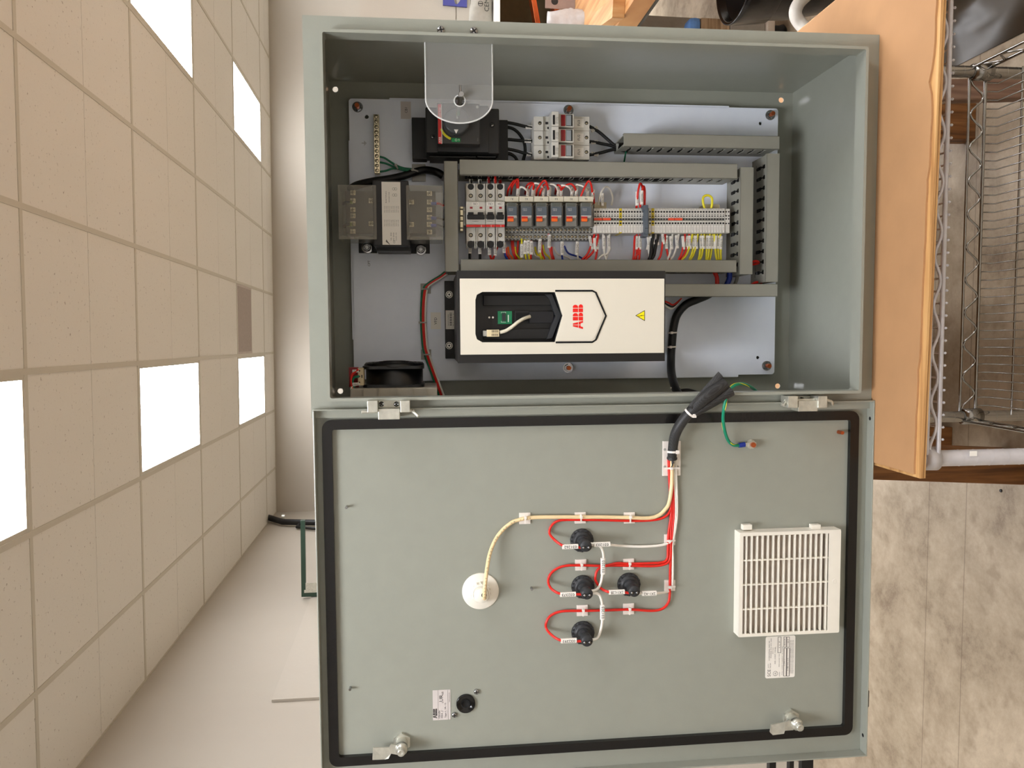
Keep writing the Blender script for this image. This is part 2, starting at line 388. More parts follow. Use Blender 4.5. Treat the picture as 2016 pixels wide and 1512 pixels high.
g.box(x0 + .012, x0 + .03, y0 + .012, y1, CZ - .002, CZ + .009).box(x1 - .03, x1 - .012, y0 + .012, y1, CZ - .002, CZ + .009)
part('grille', g, mat('vent_grey', (176, 164, 155), 0.6), t)
# left wall: board, bracket frame, corner pipe
b0 = MB().box(WL + .001, WL + .014, 2.77, 4.9, 0.25, 1.452)
o = solo('wall_panel', b0, mat('panel_cream', (173, 165, 152), 0.7, var=0.01), 'large cream board on the left wall, its near edge a thin tan strip', 'wall panel')
p = W(594, 1174, 0, WL + .02); q = W(602, 1024, 1, p.y)
g = MB(); G_ = mat('dark_green_steel', (38, 62, 48), 0.45)
t = thing('wall_bracket_frame', (p.x, p.y, p.z - .5), 'dark green rectangular steel frame standing out from the left wall near the corner', 'bracket frame')
part('top_rail', MB().box(p.x, q.x, p.y - .015, p.y + .015, p.z - .03, p.z), G_, t)
part('upright', MB().box(p.x, p.x + .035, p.y - .015, p.y + .015, p.z - .9, p.z - .03), G_, t)
part('corner_plate', MB().box(p.x + .03, p.x + .1, p.y - .02, p.y - .015, p.z - .16, p.z - .03).box(p.x + .03, p.x + .05, p.y - .021, p.y - .016, p.z - .1, p.z - .02), 'zinc', t)
c0 = W(528, 1019, 0, -2.265); c1 = W(620, 1029, 0, -2.265)
ym = c1.y
t = thing('corner_conduit', (-2.265, ym, -FLOOR), 'black cables and conduit running down the far left corner from the ceiling', 'conduit')
part('pipe', MB().tube([(-2.265, c0.y, CZ - .001), (-2.265, ym, c1.z), (-2.265, ym, -FLOOR + .001)], .030, sub=3), 'black', t)
part('cable', MB().tube([(-2.275, c0.y - .16, CZ - .35), (-2.285, ym - .16, c1.z), (-2.285, ym - .16, 0)], .016, sub=3), 'black', t)
part('clamp', MB().cyl((-2.265, c0.y, CZ - .16), (-2.265, c0.y, CZ - .13), .034), 'zinc', t)

# ------------------------------------------------------------------ the enclosure
FRAME['now'] = CAB
ew, eh, ed = 0.6094, 0.9144, 0.305; fl = 0.0275; lip = 0.0231
t = ENC = thing('enclosure', (-ew / 2, ed / 2, 0), 'open grey steel electrical enclosure standing on the cardboard, door swung out', 'electrical enclosure')
x0, x1 = -ew, 0; s_ = 0.0019
b = MB()
zb_ = -.0034
b.box(x0, x0 + s_, 0.0005, ed, zb_, eh).box(x1 - s_, x1, 0.0005, ed, zb_, eh).box(x0 + s_, x1 - s_, 0.0005, ed, zb_, zb_ + s_).box(x0 + s_, x1 - s_, 0.0005, ed, eh - s_, eh)
holes = []
for (hx, hy) in ((660, 176), (1538, 197), (1531, 760), (670, 770)):
    h = P(hx, hy, ed - s_); holes.append(circ(h.x, h.z, 0.0053, 18))
b.prism([(x0 + s_, zb_ + s_), (x1 - s_, zb_ + s_), (x1 - s_, eh - s_), (x0 + s_, eh - s_)], ed - s_, ed, 0, holes)
part('body', b, 'paint', t)
b = MB()   # front flange frame and raised lip
b.prism([(x0, zb_), (x1, zb_), (x1, eh), (x0, eh)], 0, 0.0019, 0, [[(x0 + fl, fl), (x1 - fl, fl), (x1 - fl, eh - fl), (x0 + fl, eh - fl)]])
i0, i1, j0, j1 = x0 + fl, x1 - fl, fl, eh - fl; k = 0.0046
b.prism(rrect(i0, i1, j0, j1, .004), -lip, 0.006, 0, [rrect(i0 + k, i1 - k, j0 + k, j1 - k, .003)])
part('flange', b, 'paint', t, bevel=0.0020)
# hinges
def hinge(xa, x_b, y_top, y_bot, yc0, yc1, hook_low, w1, w2, pxs):
    h = MB(); Y = -0.024
    def bx(px0, py0, px1, py1, ya, yb, c=.0008): a = R4(px0, py0, px1, py1, ya); h.box(a[0], a[1], ya, yb, a[2], a[3], 0, c)
    bx(pxs[0], 789 + w1, pxs[1], 812 + w1, -0.034, -0.006); bx(pxs[2], 789 + w1, pxs[3], 812 + w1, -0.034, -0.006)
    bx(pxs[1] + 1, 805 + w2, pxs[2] - 1, 826 + w2, -0.030, -0.004)
    bx(pxs[1], 789 + w1, pxs[2], 802 + w1, -0.006, 0.0, 0)
    hp = part('hinge', h, 'zinc', t)
    s2 = MB()
    for u in (0.17, 0.83):
        q = P(pxs[1] + (pxs[2] - pxs[1]) * u, 795.5 + w1, -0.006); screw_head(s2, q.x, q.z, -0.006, .0042, 0, 1, True, .003)
    part('hinge_screws', s2, ['steel', 'ink'], hp)
    pn = MB(); a = P(pxs[0] - (12 if not hook_low else 0), 811 + w1, -0.02); e = P(pxs[3] + (0 if not hook_low else 10), 808 + w1, -0.02)
    if not hook_low:   # pointed end above, hooked end below
        q1 = P(pxs[3] + 6, 810 + w1, -0.022); q2 = P(pxs[3] + 17, 820 + w1, -0.028)
        pn.tube([a, P(pxs[0], 811 + w1, -.02), P(pxs[3], 808 + w1, -.02), q1, q2], .0026, 0, 10, 4, True, lambda u: .0008 if u < .02 else .0026)
    else:
        q1 = P(pxs[0] - 5, 797 + w1 + 2, -.022); q2 = P(pxs[0] - 10, 808 + w1 - 2, -.028)
        pn.tube([q2, q1, P(pxs[0], 797 + w1, -.02), P(pxs[3], 797 + w1, -.02), e], .0026, 0, 10, 4, True, lambda u: .0008 if u > .98 else .0026)
    part('hinge_pin', pn, 'zinc', hp)
hinge(0, 0, 0, 0, 0, 0, False, 0, 0, (723, 743.5, 788, 807))
hinge(0, 0, 0, 0, 0, 0, True, -9, -16, (1552, 1571, 1611, 1629))
# door: pan with returned edges, seen from inside
YD = 0.008; dT = P(618, 806, -.012); 
dx1, dx0 = -0.5951, -1.2048; dz0, dz1 = -0.0032, 0.9104
b = MB()
b.box(dx0, dx1, YD, YD + .002, dz0, dz1)
r_e = .0022
b.box(dx0, dx0 + r_e, -.012, YD, dz0, dz1).box(dx1 - r_e, dx1, -.012, YD, dz0, dz1).box(dx0 + r_e, dx1 - r_e, -.012, YD, dz0, dz0 + r_e).box(dx0 + r_e, dx1 - r_e, -.012, YD, dz1 - r_e, dz1)
door = part('door', b, 'paint', t, 'grey door swung fully open, inner face towards the camera', bevel=.0008)
# gasket ring
ga = R4(640, 826, 1697, 1456, YD - .006); gx1 = P(1170, 818, YD - .006).x; gx0 = P(1170, 1477, YD - .006).x
gz1 = P(641, 1160, YD - .006).z; gz0 = P(1684, 1130, YD - .006).z
gw = .0150
b = MB(); b.prism(rrect(gx0, gx1, gz0, gz1, .014), YD - .008, YD, 0, [rrect(gx0 + gw, gx1 - gw, gz0 + gw, gz1 - gw, .004)])
part('gasket', b, 'gasket', door, 'black foam gasket', bevel=.003)
# holes drilled in door edges, small studs
for (qx, qy) in ((683, 997), (690, 1353), (1046, 1157)):
    q = P(qx, qy, YD); part('weld_stud', MB().cyl(q, q + Vector((0, -.009, 0)), .0021, 0, 12), 'steel', door)
q = P(1651, 850.5, YD); b = MB().cyl(q, q + Vector((0, -.013, 0)), .0033, 0, 16, r2=.003); part('copper_stud', b, 'copper', door, 'short copper plated stud')
for (qx, qy) in ((1718.5, 824), (1699, 1448)):
    q = P(qx, qy, -.002); part('drain_hole', MB().cyl((q.x, -.001, dz0 + r_e - .0001), (q.x, -.001, dz0 + r_e + .0001), .0032, 0, 14), 'matte', door)
def latch2(hx, hy, bl):
    q = P(hx, hy, YD); b = MB()
    b.cyl((q.x, YD, q.z), (q.x, YD - .006, q.z), .0150, 0, 6, sm=False)
    b.cyl((q.x, YD - .006, q.z), (q.x, YD - .020, q.z), .0098, 0, 24); b.lathe((q.x, YD - .0275, q.z), (0, -1, 0), [(.0100, -.003), (.0100, 0), (.0078, .002), (.0062, .003), (.0062, .010), (.0050, .012), (.0020, .0095), (0, .0095)], 0, 20)
    part('cam_latch', b, 'zinc', door)
    yb = YD - .022; c = MB(); pts = [(P(u, v, yb).x, P(u, v, yb).z) for u, v in bl]
    n = len(pts) // 2
    c.prism(pts, yb - .0028, yb); c.v = [(x, y + (0.004 if z > zt(pts) else 0), z) for x, y, z in c.v]
    part('cam_blade', c, 'zinc', door, bevel=.0006)
def zt(pts): zs = sorted(p_[1] for p_ in pts); return zs[0] * .42 + zs[-1] * .58
latch2(791.4, 1458.5, [(734, 1473), (766, 1470), (770, 1464), (786, 1466), (798, 1470), (798, 1482), (786, 1485), (770, 1482), (765, 1492), (757, 1496), (733, 1497)])
latch2(1555.4, 1411.6, [(1519, 1428), (1545, 1420), (1552, 1416), (1562, 1420), (1566, 1430), (1560, 1436), (1544, 1437), (1542, 1443), (1522, 1448), (1517, 1443)])

# ------------------------------------------------------------------ mounting plate
YP = 0.284
pz1, pz0, px1, px0 = 0.875, 0.0372, -0.0358, -0.5698
t = PLATE = thing('mounting_plate', ((px0 + px1) / 2, YP, pz0), 'pale grey painted steel mounting plate bolted inside the enclosure', 'mounting plate')
holes = [circ(P(a, b_, YP).x, P(a, b_, YP).z, r, 16) for a, b_, r in ((722, 230, .0038), (1497, 243, .0034), (1492, 704, .0034))]
n_ = .008; cn = .075                                      # the plate steps in slightly at its corners
out = rrect(px0 + 0.004, px1 - .003, pz0, pz1, .006)
b = MB().prism(out, YP, YP + .003, 0, holes)
b.box(px0 - .001, px0 + .006, YP, YP + .012, pz0 + .075, pz1 - .075, 0, .002).box(px1 - .006, px1 + .0005, YP, YP + .012, pz0 + .1, pz1 - .075, 0, .002)
b.box(px0 + .08, px1 - .08, YP, YP + .012, pz1 - .004, pz1 + .002, 0, .0015)
part('panel', b, 'panel', t)
for (a, c, hi) in ((704, 211, 1), (1119, 217, 1), (1516, 227, 1), (1509, 720, 1), (1118, 724, 1), (704, 733, 1)):
    q = P(a, c, YP); b = MB()
    b.cyl((q.x, YP, q.z), (q.x, YP - .0018, q.z), .0098, 0, 24); b.lathe((q.x, YP - .0018, q.z), (0, -1, 0), [(.0080, 0), (.0078, .0015)], 0, 24)
    b.cyl((q.x, YP - .0018, q.z), (q.x, YP - .0085, q.z), .0072, 0, 6, sm=False)
    nut = part('nut', b, 'steel', t); b = MB().cyl((q.x, YP - .0085, q.z), (q.x, YP - .0150, q.z), .0045, 0, 16, r2=.0042)
    part('stud', b, 'copper', nut)
def adhesive(px0_, py0_, px1_, py1_, Y, txts, m, label, frame=None, base_t=.0004):
    a = R4(px0_, py0_, px1_, py1_, Y); b = MB().box(a[0], a[1], Y - base_t, Y, a[2], a[3])
    for (s, ux, uy, h, kw) in txts: q = P(ux, uy, Y - base_t); b.text(s, q, h, 1, **kw)
    return solo('adhesive_label', b, [m, 'ink'], label, 'label')
adhesive(789, 200, 809, 234, YP, [('CB1', 799.5, 217, .0046, UP)], 'plabel', 'small blank-grey adhesive label reading CB1 on the mounting plate')
adhesive(848, 615, 868, 648, YP, [('VFD', 857.5, 632, .0052, UP)], 'label', 'small cream adhesive label reading VFD beside the drive bracket')
adhesive(717, 505, 739, 532, YP, [('CPT', 726.5, 518.5, .0042, UP)], 'panel', 'clear adhesive label reading CPT above the dark fan corner')
a = P(717.5, 282, YP); b = MB()
b.box(a.x - .008, a.x + .008, YP - .0004, YP, a.z - .008, a.z + .008, 0)
yy = YP - .0006
b.box(a.x - .0004, a.x + .0004, yy, yy + .0001, a.z, a.z + .005, 1)
for k_, L_ in enumerate((.0042, .0028, .0014)): b.box(a.x - L_, a.x + L_, yy, yy + .0001, a.z - k_ * .0015 - .0003, a.z - k_ * .0015 + .0003, 1)
solo('adhesive_label', b, ['panel', 'gink'], 'clear adhesive label with an earth symbol above the ground bar', 'label')

# ------------------------------------------------------------------ slotted wire ducts
YF = 0.208
def duct(cx0, cy0, cx1, cy1, label, horiz, sides=(1, 1), extra=0.0, Y=None):
    """cover box in photo pixels; horiz: the duct runs level in the cabinet"""
    yf = Y or YF; a = R4(cx0, cy0, cx1, cy1, yf); X0, X1, Z0, Z1 = a
    t = thing('wire_duct', ((X0 + X1) / 2, YP, Z0), label, 'wire duct', 'grey slotted wire ducts')
    part('cover', MB().box(X0, X1, yf, yf + .0018, Z0, Z1).box(*( (X0, X1, yf, yf + .009, Z0, Z0 + .0018) if horiz else (X0, X0 + .0018, yf, yf + .009, Z0, Z1) )).box(*( (X0, X1, yf, yf + .009, Z1 - .0018, Z1) if horiz else (X1 - .0018, X1, yf, yf + .009, Z0, Z1) )), 'duct', t, bevel=.0007)
    i = .003
    if horiz: part('base', MB().box(X0, X1, YP - .0018, YP, Z0 + i, Z1 - i), 'duct', t)
    else: part('base', MB().box(X0 + i, X1 - i, YP - .0018, YP, Z0, Z1), 'duct', t)
    bw = MB(); w_ = (Z1 - Z0) if horiz else (X1 - X0)      # the wires that fill the duct, seen dark through its slots
    for k_, (o1, o2) in enumerate(((-.25, .018), (.05, .014), (.28, .020), (-.1, .034), (.2, .036))):
        if horiz: bw.tube([(X0 + .012, YP - o2, (Z0 + Z1) / 2 + o1 * w_ * .7), ((X0 + X1) / 2, YP - o2 - .004, (Z0 + Z1) / 2 + o1 * w_ * .6), (X1 - .012, YP - o2, (Z0 + Z1) / 2 + o1 * w_ * .7)], .0052, 0, 8)
        else: bw.tube([((X0 + X1) / 2 + o1 * w_ * .7, YP - o2, Z0 + .012), ((X0 + X1) / 2 + o1 * w_ * .6, YP - o2 - .004, (Z0 + Z1) / 2), ((X0 + X1) / 2 + o1 * w_ * .7, YP - o2, Z1 - .012)], .0052, 0, 8)
    part('wire_bundle', bw, 'cable', t, 'black wires inside the duct')
    L0, L1 = (X0, X1) if horiz else (Z0, Z1); n = max(2, int(round((L1 - L0) / .0197))); pit = (L1 - L0) / n
    yt = yf + .0025; D = YP - yt                            # wall height
    for sd in (0, 1):
        if not sides[sd]: continue
        holes = []
        for k_ in range(n + 1):
            c = L0 + k_ * pit
            if c < L0 + .006 or c > L1 - .006: continue
            prof = [(.0014, yf + .0029), (.0014, yf + .0085), (.0040, yf + .0125), (.0040, yf + .0240), (.0016, yf + .0275), (.0016, yf + .0315), (.0036, yf + .0345), (.0036, yf + .052), (.0012, yf + .0550)]
            if not horiz: L = [(yy_, c - hw) for hw, yy_ in prof] + [(yy_, c + hw) for hw, yy_ in reversed(prof)]
            else: L = [(c - hw, yy_) for hw, yy_ in prof] + [(c + hw, yy_) for hw, yy_ in reversed(prof)]
            holes.append(L)
        wl = MB()
        if horiz:
            z = (Z0 + i) if sd == 0 else (Z1 - i - .0016)
            wl.prism([(L0, yt), (L1, yt), (L1, YP - .0018), (L0, YP - .0018)], z, z + .0016, 0, holes, 'z')
        else:
            x = (X0 + i) if sd == 0 else (X1 - i - .0016)
            wl.prism([(yt, L0), (YP - .0018, L0), (YP - .0018, L1), (yt, L1)], x, x + .0016, 0, holes, 'x')
        part('slotted_wall', wl, 'duct', t)
    return t
duct(875, 317, 902, 535, 'grey slotted wire duct running level, under the transformer, topmost of the ducts', True)
duct(905, 318, 1452, 348, 'long vertical grey wire duct on the right of the breakers and relays', False)
duct(907, 511, 1450, 536, 'long vertical grey wire duct on the left of the relays, beside the drive', False)
duct(1457, 329, 1483, 540, 'short level grey wire duct just under the terminal strip', True)
duct(1508.5, 302, 1534, 555, 'lowest level grey wire duct near the bottom of the mounting plate', True)
duct(1228, 265, 1535, 291, 'vertical grey wire duct below the fuse holders at the right', False)
duct(1306, 559, 1531, 584, 'vertical grey wire duct below the drive, at the lower left', False)
ORD = ['first', 'second', 'third', 'fourth', 'fifth', 'sixth', 'seventh', 'eighth', 'ninth', 'tenth', 'eleventh', 'twelfth', 'thirteenth', 'fourteenth', 'fifteenth', 'sixteenth', 'seventeenth', 'eighteenth', 'nineteenth', 'twentieth',
    'twenty-first', 'twenty-second', 'twenty-third', 'twenty-fourth', 'twenty-fifth', 'twenty-sixth', 'twenty-seventh']
# ------------------------------------------------------------------ shared small builders
def pxbox(mb, x0_, y0_, x1_, y1_, ya, yb, m=0, c=0.0):    # front-face box in photo pixels at depth ya, running back to yb
    a = R4(x0_, y0_, x1_, y1_, ya); return mb.box(a[0], a[1], ya, yb, a[2], a[3], m, c)
def wire(pts, r, m, label, group, marks=(), cat='wire', name='wire', n=8):
    """pts: (px, py, Y) triples; marks: (px, py, Y, length, width, text, along)"""
    q = [P(*p) for p in pts]
    if not marks:
        return solo(name, MB().tube(q, r, 0, n), m, label, cat, group, base=q[0])
    t = thing(name, q[0], label, cat, group)
    part('conductor', MB().tube(q, r, 0, n), m, t)
    for (mx, my, Y, L_, wd, tx, al) in marks: mark_part(t, mx, my, Y, L_, wd, tx, al)
    return t
def mark_part(t, mx, my, Y, L_, wd, tx, al, ang=0.0):
    c = P(mx, my, Y); d = Vector((0, 0, 1)) if al == 'z' else Vector((1, 0, 0)); u = Vector((-1, 0, 0)) if al == 'z' else Vector((0, 0, 1))
    R_ = Matrix.Rotation(ang, 3, 'Y'); d = R_ @ d; u = R_ @ u
    b = MB(); th = wd * .8
    n_ = Vector((0, -1, 0)); v = []
    for sx in (-1, 1):                                     # rounded sleeve
        for k in range(12):
            a_ = 2 * math.pi * k / 12; ca, sa = math.cos(a_), math.sin(a_)
            f = (abs(ca) ** 4 + abs(sa) ** 4) ** -.25
            v.append(c + d * (sx * L_ / 2) + u * (ca * f * wd / 2) - n_ * (sa * f * th / 2) + n_ * th / 2 * 0)
    b.add(v, [(k, (k + 1) % 12, 12 + (k + 1) % 12, 12 + k) for k in range(12)] + [tuple(reversed(range(12))), tuple(range(12, 24))], 0)
    if tx: b.text(tx, c + n_ * (th / 2 + .0001), wd * .62, 1, r=d, u=u, width=min(L_ * .8, wd * .45 * len(tx)))
    part('wire_marker', b, ['label', 'ink'], t)
def tie(mb, px_, py_, Y, r, ang, wd=.0028, m=0):          # nylon cable tie: band + head; ang: direction of the bundle in the photo plane
    c = P(px_, py_, Y); d = Vector((math.cos(ang), 0, math.sin(ang)))
    mb.cyl(c - d * wd / 2, c + d * wd / 2, r + .0008, m, 16, caps=True)
    u = d.cross(Vector((0, 1, 0)))
    hd = c + Vector((0, -r * .85, 0)) + u * r * .5
    mb.box(hd.x - .0024, hd.x + .0024, hd.y - .0028, hd.y + .0015, hd.z - .0024, hd.z + .0024, m, .0006)
    return mb

# ------------------------------------------------------------------ earth bar with green wires
t = thing('ground_bar', P(741.5, 341, YP), 'slim plated ground bar of twelve screws on the mounting plate', 'ground bar')
b = MB(); pxbox(b, 736, 225, 747, 341, YP - .020, YP - .004, 0, .0008); pxbox(b, 737.5, 232, 745.5, 240, YP - .004, YP); pxbox(b, 737.5, 325, 745.5, 333, YP - .004, YP)
part('bar', b, 'nickel', t)
for i, yy in enumerate((229, 239, 250, 260, 269, 278.5, 288, 297.5, 307, 316.5, 326, 335.5)):
    q = P(740.6 + i * .15, yy, YP - .020); b = MB(); b.cyl((q.x, q.y + .0002, q.z), (q.x, q.y - .0004, q.z), .0036, 1, 16); screw_head(b, q.x, q.z, q.y - .0003, .0030, 0, 1, False, .0006)
    a_ = random.uniform(0, 3.1); c_, s_ = math.cos(a_) * .0027, math.sin(a_) * .0027
    b.add([(q.x + c_ + s_ * .15, q.y - .0011, q.z + s_ - c_ * .15), (q.x + c_ - s_ * .15, q.y - .0011, q.z + s_ + c_ * .15), (q.x - c_ - s_ * .15, q.y - .0011, q.z - s_ + c_ * .15), (q.x - c_ + s_ * .15, q.y - .0011, q.z - s_ - c_ * .15)], [(0, 1, 2, 3)], 1)
    part('terminal_screw', b, ['nickel', 'ink'], t)
for k, (pp, lb) in enumerate(((((746, 308), (757, 311), (768, 318), (781, 326), (795, 331), (813, 333)), 'green earth wire leaving the ground bar, highest of the three'),
                (((746, 319), (760, 322), (772, 327), (783, 329), (798, 333), (814, 335)), 'green earth wire leaving the ground bar, middle of the three'),
                (((747, 338), (760, 336), (772, 332), (783, 332), (798, 336), (812, 338)), 'green earth wire leaving the ground bar, lowest of the three'))):
    wire([(a, c, YP - .012 - .002 * k) for a, c in pp], .0019, 'green', lb, 'green earth wires at the ground bar')
solo('cable_tie', tie(MB(), 781, 329, YP - .014, .0052, -math.pi / 2 + .5), 'dnylon', 'cable tie round the green earth wires near the ground bar', 'cable tie')
b = MB(); pxbox(b, 811, 323, 838, 357, YP - .003, YP, 0, .001); solo('tie_mount', b, 'dnylon', 'translucent adhesive tie mount under the black cable by the wire duct', 'tie mount', 'adhesive tie mounts on the plate')
wire([(872, 346, YP - .03), (862, 340, YP - .03), (848, 336, YP - .02), (834, 335, YP - .015), (816, 339, YP - .013), (795, 346, YP - .014), (768, 352, YP - .02), (735, 357, YP - .03), (705, 364, YP - .05), (690, 372, YP - .07)], .0072, 'cable',
     'thick black cable curving from the duct behind the transformer', 'black cables', cat='cable', name='power_cable', n=14)
solo('cable_tie', tie(MB(), 817, 337, YP - .014, .0082, -math.pi / 2 + 1.35), 'dnylon', 'cable tie holding the thick black cable above the breaker strip', 'cable tie')

# ------------------------------------------------------------------ control transformer
yt = YP - .100
t = thing('control_transformer', P(770, 495, YP), 'black control transformer with clear terminal covers and a white rating label', 'transformer')
b = MB(); pxbox(b, 734, 355, 805, 484, yt - .004, YP - .012, 0, .002); pxbox(b, 741, 484, 808, 494, YP - .07, YP - .01, 0, .001)
part('core', b, mat('varnished_black', (20, 19, 20), .45, var=.15), t)
b = MB(); pxbox(b, 706, 465, 742, 498, YP - .006, YP, 0, .001); pxbox(b, 806, 466, 846, 499, YP - .006, YP, 0, .001); pxbox(b, 735, 370, 806, 494, YP - .013, YP - .005)
part('mounting_foot', b, 'black', t)
for a, c in ((723, 488), (828.5, 491.5)):
    q = P(a, c, YP - .006); b = MB(); b.lathe(q, (0, -1, 0), [(.0108, 0), (.0108, .0016), (.0102, .0020), (.0074, .0020)], 0, 32); b.lathe(q, (0, -1, 0), [(.0074, .0018), (0, .0018)], 1, 32)
    b.cyl(q + Vector((0, -.0018, 0)), q + Vector((0, -.0075, 0)), .0064, 0, 6, sm=False); b.lathe(q, (0, -1, 0), [(.0048, .0076), (.0036, .0077)], 1, 20); b.cyl(q + Vector((0, -.0075, 0)), q + Vector((0, -.0125, 0)), .0034, 0, 14)
    part('bolt', b, ['steel', 'ink'], t)
b = MB(); pxbox(b, 752, 358, 789, 482, yt - .0048, yt - .004, 0)
def T(s, x, y, h, kw=UP, w=None): b.text(s, P(x, y, yt - .0048), h, 1, width=w, **kw)
T('RATING', 760, 388, .0020, UP, .020); T('50/60 HZ', 766, 388, .0016, UP, .018)
for rr in range(9):
    for cc in range(2): T('H%d H%d' % (rr % 4 + 1, rr % 3 + 1), 757 + rr * 3.4, 412 + cc * 27, .0014, UP, .011)
T('VA .350', 770, 466, .0022, UP, .014); T('HZ 50/60', 775, 466, .0022, UP, .014); T('CLASS 130', 780, 466, .0018, UP, .014)
T('CE', 776, 476, .0034, UP)
q = P(764, 478, yt - .0048); b.add([(q.x - .004, q.y - .0002, q.z - .004), (q.x + .006, q.y - .0002, q.z + .003), (q.x + .002, q.y - .0002, q.z + .004)], [(0, 1, 2)], 1)
for k in range(4):
    q = P(775 + 4 * (k // 2), 372 + 12 * (k % 2), yt - .0048); b.add([tuple(Vector((q.x + r_ * math.cos(w_), q.y - .0002, q.z + r_ * math.sin(w_)))) for w_ in [2 * math.pi * j / 10 for j in range(10)] for r_ in (.0020, .0024)], [(2 * j, 2 * j + 1, (2 * j + 3) % 20, (2 * j + 2) % 20) for j in range(10)], 1)
part('rating_label', b, ['label', 'gink'], t, 'white printed rating label')
for (X0_, X1_, lab) in ((666, 741, 0), (800, 872, 1)):
    b = MB(); pxbox(b, X0_ + (14 if lab == 0 else 6), 376, X1_ - (6 if lab == 0 else 14), 460, yt + .006, YP - .04, 0, .001)
    part('terminal_block', b, 'charcoal' if lab else 'dgrey', t)
    a = R4(X0_, 364 + lab, X1_, 471 + lab, yt - .008)
    b = MB(); k = .0014; yb = YP - .045
    b.box(a[0], a[1], yt - .008, yt - .008 + k, a[2], a[3], 0, .0005).box(a[0], a[0] + k, yt - .0066, yb, a[2], a[3]).box(a[1] - k, a[1], yt - .0066, yb, a[2], a[3]).box(a[0] + k, a[1] - k, yt - .0066, yb, a[2], a[2] + k).box(a[0] + k, a[1] - k, yt - .0066, yb, a[3] - k, a[3])
    b.box(a[0], a[0] + .006, yt - .0086, yt - .008, a[2] + .002, a[3] - .002).cyl(((a[0] + .001), yt - .006, (a[2] + a[3]) / 2), (a[0] + .0045, yt - .006, (a[2] + a[3]) / 2), .007, 0, 20)
    part('clear_cover', b, 'smoke', t, 'clear plastic cover')
def tscrew(px_, py_, par, Y):
    q = P(px_, py_, Y); b = MB(); b.box(q.x - .0042, q.x + .0042, Y - .0012, Y, q.z - .0046, q.z + .0046, 0, .0005); screw_head(b, q.x, q.z, Y - .0012, .0036, 0, 1, True, .0016); part('terminal_screw', b, ['nickel', 'ink'], par)
for yy in (379.5, 395.4, 413, 424.8, 440.6, 455.7): tscrew(694.8, yy, t, yt + .006)
for yy in (395.4, 440.6): tscrew(731, yy, t, yt + .006)
for yy in (398, 442): tscrew(810, yy, t, yt + .006)
for yy in (381, 398, 413, 428, 442, 457): tscrew(845.5, yy, t, yt + .006)
for i, (yy, mm) in enumerate(((401, 'red'), (429.5, 'cable'), (444, 'cable'))):
    q = P(851, yy, yt + .004); b = MB(); b.tube([q, q + Vector((0, 0, -.006)), q + Vector((.002, .012, -.012)), q + Vector((.002, .03, -.02))], .0022, 0, 8)
    g = thing('lug_wire', q, ['red wire in a blue ring lug, uppermost under the right transformer cover', 'black wire in a blue ring lug, middle one under the right transformer cover', 'black wire in a blue ring lug, lowest under the right transformer cover'][i], 'wire', 'lugged wires on the transformer')
    part('conductor', b, mm, g); part('lug_sleeve', MB().cyl(q + Vector((0, -.0005, .002)), q + Vector((0, 0, -.0075)), .0030, 0, 12), 'blue', g)
for i, yy in enumerate((398, 442)):
    q = P(690, yy, yt + .004); b = MB(); b.tube([q, q + Vector((0, .004, .008)), q + Vector((0, .02, .014)), q + Vector((.002, .04, .012))], .0030, 0, 8)
    g = thing('lug_wire', q, ['black wire in a yellow ring lug, right one above the transformer', 'black wire in a yellow ring lug, left one above the transformer'][i], 'wire', 'lugged wires on the transformer')
    part('conductor', b, 'cable', g); part('lug_sleeve', MB().cyl(q + Vector((0, -.0005, -.003)), q + Vector((0, .003, .006)), .0034, 0, 12), 'olive', g)

# ------------------------------------------------------------------ main breaker CB1
Y1, Y2, Y3 = YP - .078, YP - .112, YP - .135
t = thing('main_breaker', P(905, 313, YP), 'large black moulded main circuit breaker with a round rotary knob', 'circuit breaker')
b = MB(); pxbox(b, 838, 212, 983, 301, Y1, YP - .006, 0, .0025); pxbox(b, 861, 207, 962, 299, Y1 - .006, Y1 + .01, 0, .001)
part('case', b, mat('breaker_black', (34, 34, 34), .42, var=.06), t)
b = MB(); pxbox(b, 811, 231, 840, 313, YP - .03, YP - .001, 0, .0015); part('terminal_shroud', b, 'black', t)
b = MB(); pxbox(b, 975, 236, 1000, 316, YP - .035, YP - .001, 0, .001); part('terminal_shroud', b, 'black', t)
b = MB(); pxbox(b, 861, 203, 945, 283, Y2, Y1, 0, .0015)
hs = part('rotary_housing', b, mat('rotary_grey_black', (48, 46, 44), .4, var=.04), t)
b = MB(); pxbox(b, 862.5, 205, 869, 283, Y2 - .0006, Y2, 0); pxbox(b, 869, 205, 870.2, 283, Y2 - .0007, Y2, 1)
b.text('ABB', P(866, 275.5, Y2 - .0006), .0040, 1, **UP); b.text('SACE Tmax', P(866, 222, Y2 - .0006), .0026, 1, **UP)
part('red_stripe', b, [mat('brand_red', (214, 30, 26), .35, var=0), 'label'], hs, 'red stripe with white lettering')
q = P(898, 243, Y2); b = MB(); b.lathe(q, (0, -1, 0), [(.0230, 0), (.0225, .016), (.0205, .018), (.019, .0185), (0, .0185)], 0, 40)
kn = part('rotary_knob', b, mat('knob_grey', (66, 69, 71), .38, var=.03), t)
q = P(898, 255, Y2 - .0186); b = MB()
b.add([(q.x, q.y - .0004, q.z + .0038), (q.x, q.y - .0004, q.z - .0038), (q.x - .0072, q.y - .0004, q.z)], [(0, 1, 2)], 0)
part('pointer', b, 'label', kn, 'white triangular pointer')
for (a, c) in ((899.4, 241), (898.5, 267)): b = MB(); pxbox(b, a - 5.5, c - .7, a + 5.5, c + .7, Y2 - .0188, Y2 - .018, 0); part('knob_mark', b, 'ink', kn)
b = MB(); ar = []
q = P(898, 243, Y2)
